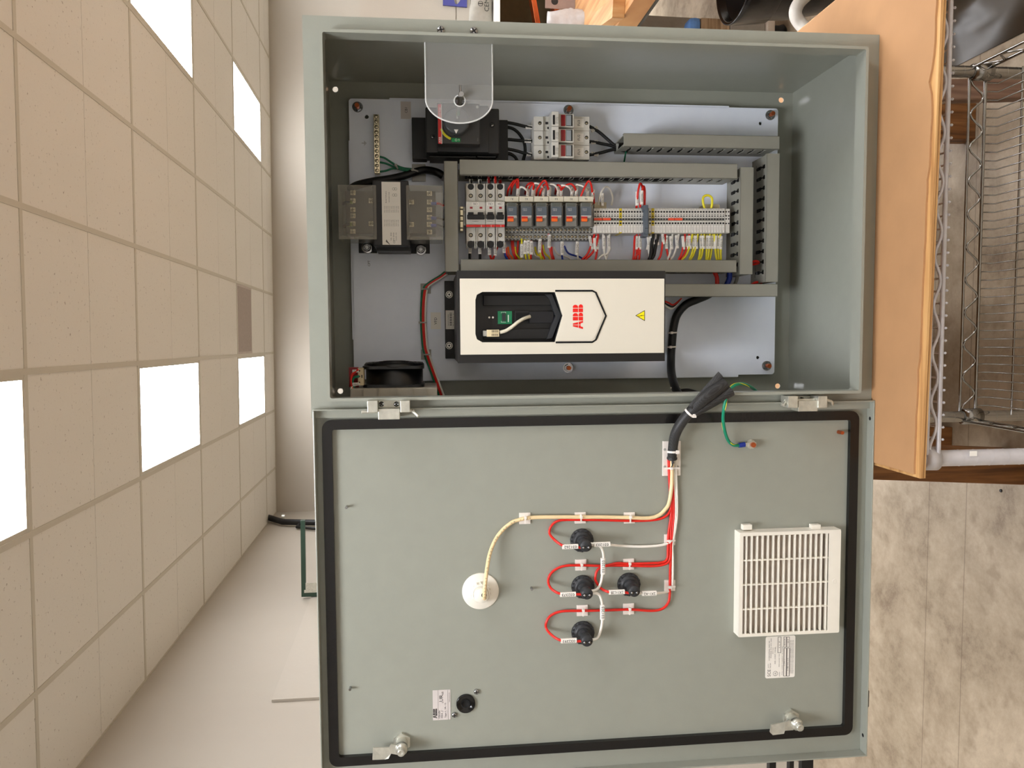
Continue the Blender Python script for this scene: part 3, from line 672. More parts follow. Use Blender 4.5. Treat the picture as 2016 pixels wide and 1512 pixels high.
for rr in (.0265, .0305):
    L_ = [(q.x + rr * math.cos(w_), q.z + rr * math.sin(w_)) for w_ in [math.radians(d_) for d_ in (range(110, 161, 5) if rr < .03 else range(160, 109, -5))]]
    ar += L_
b.prism(ar, Y2 - .0006, Y2); part('yellow_arc', b, mat('yellow_tag', (214, 206, 20), .4, var=0), t, 'yellow curved position tag')
b = MB(); pxbox(b, 889, 272, 906, 279.5, Y2 - .0006, Y2, 0); b.text('O', P(898, 275.7, Y2 - .0006), .0042, 1, **UP); b.text('off', P(903.5, 275.5, Y2 - .0006), .0022, 1, **UP); part('off_tag', b, ['gtag', 'label'], t, 'green tag with a white O')
b = MB(); b.text('Tmax', P(940.5, 275, Y2 - .0004), .0016, 0, **UP); q = P(939.6, 210.5, Y2); b.cyl(q, q + Vector((0, -.0008, 0)), .0024, 0, 14); part('marking', b, 'mgrey', t)
for a, c in ((968.5, 246), (852, 269)):
    q = P(a, c, Y1); b = MB().lathe(q, (0, -1, 0), [(.0046, 0), (.0046, .0006), (.0042, .0007)], 1, 18); screw_head(b, q.x, q.z, Y1 - .0001, .0030, 0, 1, True, .0012); part('case_screw', b, ['steel', 'matte'], t)
b = MB()
for (a, c) in ((846, 912), (912.5, 935), (939, 974)):
    r4 = R4(a, 0 + 302, c, 313, YP - .05); b.box(r4[0], r4[0] + .001, Y1 + .012, YP - .012, r4[2], r4[3], 0)
part('side_panel', b, 'dgrey', t)
# operating shaft that comes out towards the door
q = P(898, 243, Y2 - .0185); e = P(906.5, 190, .006); b = MB()
b.box(e.x - .0032, e.x + .0032, -.004, Y2 - .018, e.z - .0032, e.z + .0032, 0, .0007)
t = thing('operating_shaft', (e.x, .0, e.z), 'square polished operating shaft standing out of the rotary knob through the clear shield', 'shaft')
part('shaft', b, 'steel', t); b = MB().cyl((e.x - .001, .004, e.z), (e.x + .016, .002, e.z + .0005), .0018, 0, 12); b.cyl((e.x + .001, .006, e.z), (e.x + .001, -.004, e.z - .001), .0038, 0, 16)
part('cross_pin', b, 'steel', t)
# clear shield hung from the right flange
Ys = .010; a = R4(837.5, 60, 969.5, 242, Ys); X0, X1, Z0, Z1 = a; X1 = P(903, 66, Ys).x
L_ = [(X1, Z0), (X1, Z1)]; rc = (Z1 - Z0) / 2; zc = (Z0 + Z1) / 2; xe = X0 + .036
for k in range(25):
    w_ = math.pi / 2 + math.pi * k / 24; L_.append((xe + .036 * math.cos(w_), zc + rc * math.sin(w_)))
h = P(905.3, 198, Ys)
t = thing('clear_shield', (X1, Ys, zc), 'clear acrylic shield with a rounded end screwed to the right flange', 'shield')
part('sheet', MB().prism(L_, Ys, Ys + .0028, 0, [circ(h.x, h.z, .0085, 24)], 'y'), 'clear', t)
rim = [Vector((x, Ys + .0014, z)) for x, z in L_[1:] + [L_[0]]]
part('edge', MB().tube(rim, .0013, 0, 6, 1), 'edge', t); part('hole_edge', MB().tube([Vector((x, Ys + .0014, z)) for x, z in circ(h.x, h.z, .0085, 25)] + [Vector((h.x + .0085, Ys + .0014, h.z))], .0011, 0, 6, 1), 'edge', t)
b = MB(); r4 = R4(838, 60, 969, 64, Ys); b.box(X1 - .002, X1, Ys - .0035, Ys + .012, Z0, Z1); part('bent_tab', b, 'clear', t)
for a, c in ((868, 60), (933, 62)):
    q = P(a, c, 0); b = MB(); q.x = max(q.x, -fl + .0062); screw_head(b, q.x, q.z, 0, .0062, 0, 1, True, .0035); part('mounting_screw', b, ['steel', 'ink'], t)

# ------------------------------------------------------------------ fuse holders FU1-3
ZX = [(229, 257.4), (257.4, 286), (286, 314.5)]; HY = [(219, 248.5), (248.7, 278.5), (278.8, 309)]; WY = [(226, 248), (255.5, 277.5), (285.5, 307.5)]
for i, nm in enumerate(('FU3', 'FU2', 'FU1')):
    y0_, y1_ = ZX[i]; h0, h1 = HY[i]; w0, w1 = WY[i]; g = .25
    t = thing('fuse_holder', P(1105, y1_, YP), 'white modular fuse holder with a red window, marked %s, %s of the three' % (nm, ['rightmost', 'middle', 'leftmost'][i]), 'fuse holder', 'fuse holders')
    b = MB(); ym = YP - .048
    pxbox(b, 1051, y0_ + g, 1069.5, y1_ - g, ym, YP - .002, 0, .0008); pxbox(b, 1069, y0_ + g, 1086, y1_ - g, ym + .006, YP - .002, 0, .0006)
    pxbox(b, 1129, y0_ + g, 1160.5, y1_ - g, ym, YP - .002, 0, .0008); pxbox(b, 1085, y0_ + g, 1130, y1_ - g, ym, YP - .002)
    for (a, c) in ((1062.8, .47), (1154.6, .47)):
        q = P(a, y0_ + (y1_ - y0_) * c, ym); b.cyl(q, q + Vector((0, -.0003, 0)), .0034, 1, 18)
        screw_head(b, q.x, q.z, ym - .0003, .0022, 2, 1, True, .0003)
    pxbox(b, 1074, y0_ + 11, 1079, y0_ + 15.5, ym + .005, ym + .006, 1); q = P(1079.5, y0_ + 22, ym + .006); b.box(q.x - .003, q.x + .001, q.y - .0004, q.y, q.z - .002, q.z + .002, 1)
    part('body', b, ['lgrey', 'ink', 'nickel'], t)
    yh = YP - .082; b = MB(); r_ = R4(1086, h0 + g, 1100, h1 - g, yh); b.box(r_[0], r_[1], yh, ym, r_[2], r_[3], 0, .001)
    r2_ = R4(1099, h0 + 5 + g, 1130, h1 + 1.5, yh + .012); b.box(r2_[0], r2_[1], yh + .012, ym, r2_[2], r2_[3], 0, .001)
    q = P(1090, (h0 + h1) / 2 + 2, yh); b.box(q.x - .0085, q.x + .0085, q.y - .0003, q.y, q.z - .0025, q.z + .0015, 1)
    for k in range(3): b.text(['30A 600V', 'CC CLASS', 'FUSE'][k], P(1094.5 + k * 2, (h0 + h1) / 2 + 3, yh), .0012, 1, width=.012, **UP)
    hd = part('handle', b, ['lgrey', 'ink'], t)
    yw = yh + .0115; b = MB(); pxbox(b, 1104.5, w0, 1113, w1, yw - .0006, yw + .004, 0); part('red_window', b, 'dred', hd, 'dark red window')
    b = MB(); pxbox(b, 1114.5, w0, 1127, w1, yw - .0004, yw + .004, 1); pxbox(b, 1115, w0 + 1, 1124.5, w1 - 1, yw - .0010, yw, 0); part('indicator_window', b, [mat('window_grey', (150, 156, 160), .25), 'black'], hd, 'grey indicator window')
    b = MB(); pxbox(b, 1130.5, y0_ + 5, 1149, y0_ + 21.5, ym - .0005, ym, 0); b.text(nm, P(1139.5, y0_ + 13.2, ym - .0005), .0046, 1, **UP); part('name_label', b, ['label', 'ink'], t)
# black power wires
Yc = YP - .022
PW = [([(984, 240), (1003, 242), (1018, 245), (1034, 249), (1052, 252)], ((991, 240, '031012'), (1041, 250.5, '031012')), 'black wire from the main breaker to fuse FU3'),
      ([(984, 274), (1000, 274.5), (1016, 276), (1030, 277), (1053, 278)], ((991, 273.5, '031022'), (1039, 277.5, '031022')), 'black wire from the main breaker to fuse FU2'),
      ([(984, 292), (1000, 293.5), (1017, 297), (1034, 302), (1052, 306)], ((991, 291.5, '031032'), (1043, 304, '031032')), 'black wire from the main breaker to fuse FU1'),
      ([(984, 250), (1002, 251), (1014, 256), (1025, 267), (1032, 281), (1034, 298), (1031, 312), (1026, 330)], ((991, 250, '031042'),), 'black wire looping down from the main breaker behind the fuse wires'),
      ([(984, 301), (1000, 302), (1010, 306), (1017, 314), (1022, 330)], ((991, 300.5, '031052'),), 'short black wire dropping from the main breaker into the duct')]
for i, (pp, mk, lb) in enumerate(PW):
    yo = Yc + (.008 if i > 2 else 0)
    wire([(a, c, yo) for a, c in pp], .0030, 'cable', lb, 'black power wires', [(a, c, yo, .0125, .0068, s, 'z') for a, c, s in mk], n=12)
for pp, mk, lb in (([(1160, 249), (1170, 254), (1182, 262), (1197, 275), (1212, 287), (1235, 293)], (1170, 254.5, -.55), 'black wire leaving fuse FU3 for the lower duct'),
                   ([(1160, 279), (1172, 280), (1185, 283), (1200, 286), (1213, 290), (1235, 295)], (1170, 280, -.1), 'black wire leaving fuse FU2 for the lower duct'),
                   ([(1160, 305), (1172, 303), (1186, 300), (1200, 296), (1213, 294), (1235, 298)], (1171, 303.5, .2), 'black wire leaving fuse FU1 for the lower duct')):
    q0 = P(pp[0][0], pp[0][1], Yc); t = thing('wire', q0, lb, 'wire', 'black power wires'); part('conductor', MB().tube([P(a, c, Yc) for a, c in pp], .0031, 0, 12), 'cable', t)
    mark_part(t, mk[0], mk[1], Yc, .0135, .0066, '031022', 'z', mk[2])
solo('cable_tie', tie(MB(), 1214, 290, Yc, .0062, -math.pi / 2), 'dnylon', 'cable tie gathering the three fuse wires at the duct mouth', 'cable tie')
wire([(1232, 300, YP - .03), (1231, 306, YP - .02), (1229, 318, YP - .01)], .0016, 'green', 'short dark green wire dropping out of the duct below the fuses', 'green wires')

# ------------------------------------------------------------------ device rail
t = thing('din_rail', P(1170, 425, YP), 'slotted metal device rail behind the breakers, relays and terminals', 'din rail')
yr = YP - .0075; b = MB(); a = R4(904, 410, 1436, 446, yr)
b.box(a[0] + .008, a[1] - .008, YP - .0012, YP, a[2], a[3]).box(a[0], a[0] + .008, yr - .001, yr, a[2], a[3]).box(a[1] - .008, a[1], yr - .001, yr, a[2], a[3]).box(a[0] + .007, a[0] + .008, yr, YP, a[2], a[3]).box(a[1] - .008, a[1] - .007, yr, YP, a[2], a[3])
part('rail', b, 'zinc', t)
def endclamp(px0_, px1_, y0_, y1_, Y, m, label):
    t = thing('end_clamp', P((px0_ + px1_) / 2, y1_, YP), label, 'end clamp')
    b = MB(); pxbox(b, px0_, y0_, px1_, y1_, Y, YP - .002, 0, .0008); pxbox(b, px0_ - 2, y0_ - 2, px1_, y0_ + 8, Y - .001, Y + .012, 0, .0005); pxbox(b, px0_ - 1, y1_ - 9, px1_, y1_ + 2, Y - .001, Y + .012, 0, .0005)
    part('body', b, m, t); b = MB(); q = P((px0_ + px1_) / 2, (y0_ + y1_) / 2 + 3, Y); b.cyl(q, q + Vector((0, -.0008, 0)), (P(0, 0, Y) - P(px1_ - px0_, 0, Y)).length * .3, 0, 12); part('clamp_screw', b, 'nickel', t)
t = thing('end_clamp', P(909, 455, YP), 'narrow plated end clamp at the top end of the device rail', 'end clamp')
b = MB()
for k, (a, c) in enumerate(((406, 411), (413, 424), (425.5, 434), (436, 448), (449, 455))): pxbox(b, 905.5, a, 912.5, c, YP - (.030 if k % 2 else .024), YP - .001, 0, .001)
part('body', b, 'nickel', t)
# miniature breakers
def mini_breaker(pxs, nm, label):
    x0_, x1_ = pxs[0], pxs[-1]; ym = YP - .062; yc = YP - .048
    t = thing('miniature_breaker', P((x0_ + x1_) / 2, 475, YP), label, 'circuit breaker', 'miniature breakers')
    b = MB(); pxbox(b, x0_ + .3, 361, x1_ - .3, 475, yc, YP - .004, 0, .0006); pxbox(b, x0_ + .3, 397, x1_ - .3, 447, ym, yc, 0, .0008); pxbox(b, x0_ + .3, 415, x1_ - .3, 441, ym - .006, ym, 0, .0008)
    for k in range(len(pxs) - 1):
        a, c = pxs[k], pxs[k + 1]
        for (u0, u1) in ((362, 397), (448, 488)):
            for xx in (a + 1.2, c - 2.2): pxbox(b, xx, u0, xx + 1.4, u1 if u0 > 400 else u1, yc - .004 if u0 < 400 else yc - .004, yc + .02, 0)
        m_ = (a + c) / 2
        for yy in (385.5, 463): q = P(m_, yy, yc); b.cyl(q, q + Vector((0, -.0004, 0)), .0040, 1, 16); screw_head(b, q.x, q.z, yc - .0004, .0024, 2, 1, True, .0004)
        q = P(m_, 372, yc); b.cyl((q.x + .004, yc - .0003, q.z), (q.x + .004, yc + .001, q.z), .0058, 1, 16); q = P(m_, 481, yc); b.cyl((q.x, yc - .0003, q.z), (q.x, yc + .001, q.z), .0066, 1, 16)
        pxbox(b, m_ - 2, 407, m_ + 3.5, 411, ym - .0003, ym, 3)
    q = P(pxs[0] + 6, 408, ym); 
    pxbox(b, x0_ + .5, 442.5, x1_ - .5, 446.8, ym - .0008, ym, 4); b.text('S204', P(x1_ - 8, 444.6, ym - .0008), .0018, 5, width=.007, **UP)
    for k in range(3): b.text(['C 10', 'UL 489', '480Y/277'][k], P((x0_ + x1_) / 2 - 3 + k * 2.5, 436, ym - .006), .0012, 6, width=.007, **SIDE)
    part('case', b, ['lgrey', 'ink', 'nickel', 'dred', 'redink', 'label', 'gink'], t)
    b = MB(); pxbox(b, x0_ + 2.5, 422, x1_ - 1.5, 431, ym - .016, ym - .006, 0, .0015)
    for k in range(len(pxs) - 1): pxbox(b, pxs[k] + 4, 417.5, pxs[k + 1] - 4, 424, ym - .012, ym - .006, 0, .001)
    part('toggle', b, 'black', t)
    c = (x0_ + x1_) / 2 - (0 if len(pxs) < 3 else 1); b = MB(); pxbox(b, c - 6.5, 398.5, c + 6.5, 404.5, ym - .0005, ym, 0); b.text(nm, P(c, 401.5, ym - .0005), .0036, 1, r=(0, 0, 1), u=(-1, 0, 0)); part('name_label', b, ['label', 'ink'], t)
mini_breaker((917.4, 936.5, 955.8), 'CB2', 'two-pole light grey miniature breaker marked CB2, with a double black toggle')
mini_breaker((956, 975), 'CB3', 'single-pole light grey miniature breaker marked CB3, next below the two-pole one')
mini_breaker((975.2, 994), 'CB4', 'single-pole light grey miniature breaker marked CB4, beside the first relay')
# plug-in relays
RX = [993.8, 1021.6, 1050.8, 1080.4, 1109.8, 1139.2, 1168.4]
def relay(x0_, x1_, nm, label):
    yr_ = YP - .072; t = thing('plug_in_relay', P((x0_ + x1_) / 2, 474, YP), label, 'relay', 'plug-in relays')
    b = MB(); y1_ = YP - .052; y2_ = YP - .040; y3_ = YP - .028
    pxbox(b, x0_ + .3, 397, x1_ - .3, 449, y1_ + .006, YP - .004, 0, .0006); pxbox(b, x0_ + .3, 448, x1_ - .3, 459, y2_, YP - .004, 0, .0006); pxbox(b, x0_ + .3, 459, x1_ - .3, 473, y3_, YP - .004, 0, .0006)
    for xx in (x0_ + 3.3, x1_ - 3.5): q = P(xx, 401.5, y1_ + .006); b.cyl(q, q + Vector((0, -.0004, 0)), .0029, 1, 14); screw_head(b, q.x, q.z, q.y - .0004, .0020, 2, 1, True, .0003)
    for rr, yy in ((452.5, y2_), (466, y3_)):
        for k in range(4):
            q = P(x0_ + 3.6 + k * 7.0 - (1.2 if rr > 460 else 0), rr, yy); b.cyl(q, q + Vector((0, -.0004, 0)), .0030, 1, 14); screw_head(b, q.x, q.z, q.y - .0004, .0022, 2, 1, True, .0003)
    for k in range(4):
        for (rr, yy) in ((457.5, y2_), (472, y3_)): pxbox(b, x0_ + 2 + k * 7, rr - 1, x0_ + 6 + k * 7, rr + 1, yy - .0003, yy, 1)
    part('socket', b, ['sock', 'ink', 'nickel'], t)
    b = MB(); pxbox(b, x0_ + .4, 386.5, x1_ - .4, 397.2, YP - .060, YP - .046, 0, .0006); b.text(nm, P((x0_ + x1_) / 2, 391.8, YP - .060), .0034, 1, **SIDE); part('name_plate', b, ['cream', 'ink'], t)
    b = MB(); pxbox(b, x0_ + 4.5, 399, x1_ - 3.5, 446, yr_, y1_ + .01, 0, .0015); rb = part('relay_body', b, 'mgrey' if False else mat('relay_smoke', (122, 120, 114), .3, var=.08), t)
    b = MB(); pxbox(b, x0_ + 5.2, 407, x1_ - 4.2, 425, yr_ - .0008, yr_, 0); b.text('CR-M024', P(x0_ + 12, 411.5, yr_ - .0008), .0015, 1, width=.008, **SIDE); b.text('24 VDC', P(x0_ + 12, 414.5, yr_ - .0008), .0015, 1, width=.007, **SIDE)
    pxbox(b, x0_ + 5.2, 424.6, x1_ - 4.2, 425.8, yr_ - .0012, yr_, 1); pxbox(b, x0_ + 5.4, 426, x0_ + 17, 430, yr_ - .0012, yr_, 2); b.text('ABB', P(x0_ + 21, 428, yr_ - .0008), .0024, 1, **SIDE)
    part('face_plate', b, ['slate', 'label', mat('relay_red', (205, 40, 34), .3, var=0)], rb)
    b = MB(); pxbox(b, x0_ + 5.4, 429.8, x0_ + 17.5, 436, yr_ - .0045, yr_, 0, .0010); part('test_lever', b, 'orange', rb, 'orange test lever')
    b = MB(); pxbox(b, x0_ + 6, 399.5, x1_ - 6, 406.5, yr_ - .0004, yr_, 0); part('window', b, mat('smoked_window', (88, 92, 86), .15, var=0), rb)
    b = MB(); pxbox(b, x0_ + .8, 404, x0_ + 3.6, 444, y1_ - .004, y1_ + .006, 0, .0006); part('retaining_clip', b, 'charcoal', t)
for k in range(6): relay(RX[k], RX[k + 1], 'R%d' % (k + 1), 'grey plug-in relay with an orange lever, its cream plate marked R%d' % (k + 1))
# terminal strip
YT = YP - .054; PIT = (1269 - 1169) / 18.0
def term(x0_, pit, m, label, group, tagtxt=True, flat=False):
    t = thing('terminal_block', P(x0_ + pit / 2, 459, YP), label, 'terminal block', group); x1_ = x0_ + pit
    b = MB(); g = .22
    pxbox(b, x0_ + g, 410, x1_ - g, 429.5, YT + .004, YP - .012, 0); pxbox(b, x0_ + g, 412, x1_ - g, 426, YT, YT + .004, 0); pxbox(b, x0_ + g, 429.5, x1_ - g, 434, YT + .005, YP - .012, 3)
    pxbox(b, x0_ + g, 434.5, x1_ - g, 459, YT + .001, YP - .012, 0)
    m_ = (x0_ + x1_) / 2; r = .0019
    for yy, r_, Y_ in ((417, .0019, YT), (422.3, .0008, YT), (425.6, .0013, YT), (439.6, .0019, YT + .001)):
        q = P(m_, yy, Y_); b.cyl(q, q + Vector((0, -.0002, 0)), r_, 1, 12)
    q = P(m_, 431.5, YT + .005); b.box(q.x - .0014, q.x + .0014, q.y - .0003, q.y, q.z - .0013, q.z + .0013, 1)
    part('body', b, [m, 'ink', 'tgrey', 'mgrey'], t)
    b = MB(); pxbox(b, x0_ + .5, 444.5, x1_ - .5, 457, YT - .0002, YT + .001, 0)
    if tagtxt: b.text('1203', P(m_, 450.5, YT - .0002), .0016, 1, width=.0078, **UP)
    part('marker_tag', b, ['label', 'gink'], t); return t
GU, GL = 'terminal blocks above the dark clamp', 'terminal blocks below the dark clamp'
protoU = term(1169, PIT, 'tgrey', 'slim grey terminal block, first below the last relay', GU)
oU = P(1169, 430, YT); 
for k in range(1, 18):
    if k == 9: term(1169 + 9 * PIT, PIT, 'ygreen', 'yellow-green earth terminal block in the upper run of the terminal strip', GU); continue
    q = P(1169 + k * PIT, 430, YT); dup(protoU, (q.x - oU.x, 0, q.z - oU.z), 'slim grey terminal block, %s below the last relay' % ORD[k])
PL = (1427 - 1277) / 27.0
protoL = term(1277, PL, 'tgrey', 'slim grey terminal block, first below the dark clamp', GL); oL = P(1277, 430, YT)
for k in range(1, 27):
    if k == 1: term(1277 + PL, PL, 'ygreen', 'yellow-green earth terminal block in the lower run, just after the dark clamp', GL); continue
    q = P(1277 + k * PL, 430, YT); dup(protoL, (q.x - oL.x, 0, q.z - oL.z), 'slim grey terminal block, %s below the dark clamp' % ORD[k])
t = thing('end_bracket', P(1432, 459, YP), 'plain grey end bracket closing the bottom end of the terminal strip', 'end bracket')
b = MB(); pxbox(b, 1427.2, 411, 1436.8, 458.5, YT + .003, YP - .012, 0, .0005); pxbox(b, 1428, 446, 1436, 457.5, YT + .001, YT + .004, 0, .0004); part('body', b, 'tgrey', t); b = MB()
for k in range(2):
    for yy in (417, 425, 431, 440): q = P(1429.6 + k * 5, yy, YT + .003); b.cyl(q, q + Vector((0, -.0002, 0)), .0015, 0, 12)
part('opening', b, 'ink', t)
t = thing('end_clamp', P(1273, 467, YP), 'tall dark grey clamp dividing the terminal strip in two', 'end clamp')
b = MB(); pxbox(b, 1269.3, 409, 1276.7, 461, YT - .012, YP - .004, 0, .001); pxbox(b, 1267, 403.5, 1276.5, 414, YT - .012, YT + .01, 0, .001); pxbox(b, 1266, 457, 1276, 466, YT - .010, YT + .012, 0, .001)
part('body', b, 'slate', t); b = MB(); pxbox(b, 1270, 449, 1276, 449.8, YT - .0123, YT - .012, 0); part('seam', b, 'ink', t)
for (a, c, lb) in ((1169.5, 1185.5, 'first orange-red jumper comb, next to the last relay'), (1187, 1202.8, 'second orange-red jumper comb, in the upper run of terminals'), (1317, 1327.5, 'shorter orange-red jumper comb in the lower run of terminals'), (1328.3, 1343.8, 'longer orange-red jumper comb in the lower run of terminals')):
    b = MB(); pxbox(b, a, 429.2, c, 433.6, YT + .0005, YT + .006, 0, .0006); solo('terminal_jumper', b, 'coral', lb, 'jumper', 'orange-red jumpers')
for (a, c, y0_, lb) in ((1170, 1194, 398, 'tan support block behind the strip beside the last relay'), (1388, 1417, 402, 'tan support block behind the strip at its lower end')):
    b = MB(); pxbox(b, a, y0_, c, y0_ + 12, YP - .035, YP - .001, 0, .0008); solo('support_block', b, 'cream' if False else mat('tan_plastic', (190, 180, 150), .5), lb, 'support block')
# ------------------------------------------------------------------ wiring of the device rail
def Yz(v): return YP - v
def bun(pts, r, m, lb, grp, mk=(), name='wire'): return wire(pts, r, m, lb, grp, mk, name=name)
# loops above the relays: (start px, peak, end at marker, colour, text, label tail)
TOP = [((1001, 372), (1012, 356), (1020, 386), 'red', '02', .010), ((1009, 366), (1018, 353), (1021, 386), 'red', '03', .014), ((1024, 370), (1030, 369), (1040, 386), 'wwire', '04', .016),
       ((1037, 366), (1046, 360), (1053, 386), 'red', '05', .010), ((1042, 370), (1049, 361), (1050, 386), 'red', '06', .015), ((1052, 362), (1060, 362), (1071, 386), 'wwire', '07', .018),
       ((1058, 372), (1070, 356), (1081, 386), 'red', '08', .024), ((1064, 378), (1072, 363), (1083, 388), 'red', '09', .016), ((1080, 364), (1089, 363), (1100, 386), 'wwire', '10', .018),
       ((1096, 366), (1101, 365), (1106, 386), 'red', '11', .016), ((1103, 366), (1115, 366), (1127, 388), 'wwire', '12', .018), ((1108, 370), (1122, 362), (1136, 386), 'red', '13', .018),
       ((1133, 365), (1143, 365), (1158, 388), 'wwire', '14', .018), ((1143, 388), (1157, 358), (1168, 392), 'red', '15', .022)]
for i, (s0, pk, e, m, tx, dz) in enumerate(TOP):
    Y0 = Yz(.034 + dz); q0 = P(*s0, Y0)
    t = thing('wire', q0, '%s looped wire above the relays, %s of the loops counted from the breakers' % ('red' if m == 'red' else 'white', ORD[i]), 'wire', 'looped wires above the relays')
    pts = [P(s0[0] - 3, s0[1] + 16, Yz(.020)), P(*s0, Y0), P(*pk, Y0 - .004), P((pk[0] + e[0]) / 2 + 1, pk[1] + 5, Y0 - .004), P(e[0] - 1, e[1] - 8, Yz(.038 + dz * .3)), P(*e, Yz(.036))]
    part('conductor', MB().tube(pts, .0019, 0, 8), m, t)
    mark_part(t, e[0] - .8, e[1] - 9, Yz(.040 + dz * .4), .0185, .0052, '032' + tx + '3', 'x', .12)
for (s0, e, m, lb) in (((1167, 392), (1170, 405), 'red', 'short red end of a loop tucked beside the last relay'),):
    bun([(1168, 380, Yz(.05)), (1169, 392, Yz(.045)), (1170, 402, Yz(.03))], .0019, m, lb, 'looped wires above the relays')
# feed sleeves into the breakers
for i, (x, y0_, y1_, lb) in enumerate(((927.5, 352, 378, 'grey numbered sleeve entering the right side of the first breaker pole'), (945, 353, 378, 'grey numbered sleeve entering the second breaker pole'),
                                 (962, 350, 378, 'white numbered sleeve entering the third breaker pole'), (975, 352, 376, 'white numbered sleeve slanting in between the third and fourth breaker poles'))):
    t = thing('wire', P(x, y1_, Yz(.03)), lb, 'wire', 'wires entering the breakers from the right'); part('conductor', MB().tube([P(x - 1, y0_ - 14, Yz(.02)), P(x, y0_, Yz(.036)), P(x + 1, y1_, Yz(.034))], .0026, 0, 10), ['cable', 'cable', 'dred', 'red'][i], t)
    mark_part(t, x, (y0_ + y1_) / 2, Yz(.036), .022, .0066 if i < 2 else .0048, '010%d' % (i + 1), 'x', -.05)
bun([(985, 356, Yz(.03)), (984, 366, Yz(.036)), (983, 377, Yz(.034))], .0030, 'dred', 'dark red wire entering the fourth breaker pole', 'wires entering the breakers from the right')
# below breakers
for i, (p0, p1, p2, ms, m, lb) in enumerate((((925, 478), (925, 500), (925, 514), (925, 489), 'cable', 'black wire with a grey sleeve leaving the first breaker pole'), ((944, 478), (945, 500), (945, 514), (944.5, 490), 'cable', 'black wire with a white sleeve leaving the second breaker pole'),
        ((961, 480), (965, 502), (968, 514), (963.5, 492), 'red', 'red wire with a grey sleeve leaving the third breaker pole'), ((982, 480), (974, 500), (970, 514), (975, 493), 'red', 'red wire with a sleeve slanting from the fourth breaker pole'), ((992, 474), (994, 500), (1000, 514), (992.5, 488), 'blue', 'blue wire with a white sleeve between the breakers and relays'))):
    t = thing('wire', P(*p0, Yz(.03)), lb, 'wire', 'wires leaving the breakers towards the drive'); part('conductor', MB().tube([P(*p0, Yz(.035)), P(*p1, Yz(.034)), P(*p2, Yz(.030)), P(p2[0] + 1, p2[1] + 8, Yz(.028))], .0027 if i < 2 else .0021, 0, 10), m, t)
    mark_part(t, ms[0], ms[1], Yz(.035), .0195, .0062, '010%d1' % (i + 2), 'x', 0)
# wires under the relays: (x top, y top, x bottom, colour, marker y range or None)
UN = [(996, 488, 1003, 'red', 0), (1000, 486, 1009, 'orange', 0), (1007, 474, 1015, 'red', 0), (1010, 474, 1018, 'red', 0), (1014, 486, 1023, 'yellow', 0), (1020, 474, 1016, 'red', 0), (1027, 470, 1027, 'yellow', 494), (1033, 472, 1036, 'yellow', 487), (1039, 472, 1043, 'yellow', 486),
      (1046, 474, 1046, 'red', 488), (1050, 492, 1064, 'wwire', 0), (1053, 486, 1070, 'yellow', 0), (1062, 472, 1066, 'yellow', 484), (1065, 474, 1072, 'red', 0), (1069, 482, 1083, 'yellow', 0), (1080, 458, 1088, 'red', 475), (1086, 486, 1091, 'red', 0), (1090, 486, 1122, 'wwire', 0), (1106, 492, 1108, 'blue', 489), (1111, 484, 1146, 'blue', 0), (1135, 478, 1139, 'wwire', 489)]
for i, (xt_, yt_, xb_, m, mk) in enumerate(UN):
    dz = .030 if mk else .018; cn_ = {'wwire': 'white'}.get(m, m)
    lb = '%s wire %s under the relays, %s of the row from the breakers' % (cn_, 'with a number sleeve' if mk else 'without sleeve', ORD[i] if i < 20 else 'last')
    ys_ = 498 if mk else yt_ + 14
    t = thing('wire', P(xb_, 514, Yz(dz)), lb, 'wire', 'wires under the relays')
    part('conductor', MB().tube([P(xt_, yt_, Yz(dz)), P(xt_ + (xb_ - xt_) * .25, (yt_ + 514) / 2, Yz(dz + .002)), P(xb_ - 1, 508, Yz(dz)), P(xb_ + 2, 524, Yz(dz - .004))], .0018, 0, 8), m, t)
    if mk: mark_part(t, xt_ + (xb_ - xt_) * .15 + .3, mk, Yz(dz + .0025), .0255, .0062, ['031213', '031003', '031093', '032373', '031243', '032353', '032151', '032123'][i % 8], 'x', 0.05 if xb_ > xt_ + 2 else 0)
# wires under the terminals
TW = [(1163, 486, 1146, 'red', '031252', .25), (1171, 490, 1152, 'red', '', .05), (1176, 486, 1172, 'red', '031252', .0), (1188.5, 485, 1193, 'wwire', '031203', .0), (1198, 485, 1192, 'wwire', '031203', .05), (1195, 500, 1177, 'wwire', None, 0),
      (1253.5, 486, 1253, 'red', '032371', .0), (1260, 486, 1258, 'red', '032391', .0), (1249, 476, 1246, 'red', None, 0), (1256, 500, 1250, 'red', None, 0), (1277, 487, 1280, 'wwire', '2X1', -.25), (1284, 476, 1278, 'cable', '2X1-02', .2), (1292, 478, 1281, 'cable', '2X1-02', .3),
      (1305, 476, 1296, 'red', '2X1', .1), (1312, 485, 1318, 'red', '2X1-L2B', .0), (1321, 486, 1314, 'wwire', '2X1-02', .12), (1332, 484, 1320, 'wwire', '2X1-X2', .12), (1345, 486, 1336, 'red', '', .1), (1352, 486, 1340, 'red', '00251', .12), (1358, 485, 1343, 'yellow', '00252', .10),
      (1364.5, 485, 1357, 'yellow', '031053', .08), (1370, 485, 1359, 'yellow', '031073', .08), (1379, 485, 1375, 'yellow', '031083', .05), (1384.5, 485, 1378, 'yellow', '031033', .05), (1391, 485, 1390, 'yellow', '031003', .0), (1396.5, 485, 1393, 'yellow', '031013', .0), (1401.5, 485, 1397, 'yellow', '031023', .0),
      (1408, 485, 1411, 'yellow', '', -.08), (1413, 485, 1415, 'yellow', '031073', -.08), (1419, 486, 1419, 'yellow', '031LYT', -.05)]
TN = ['%dth' % k for k in range(40)]
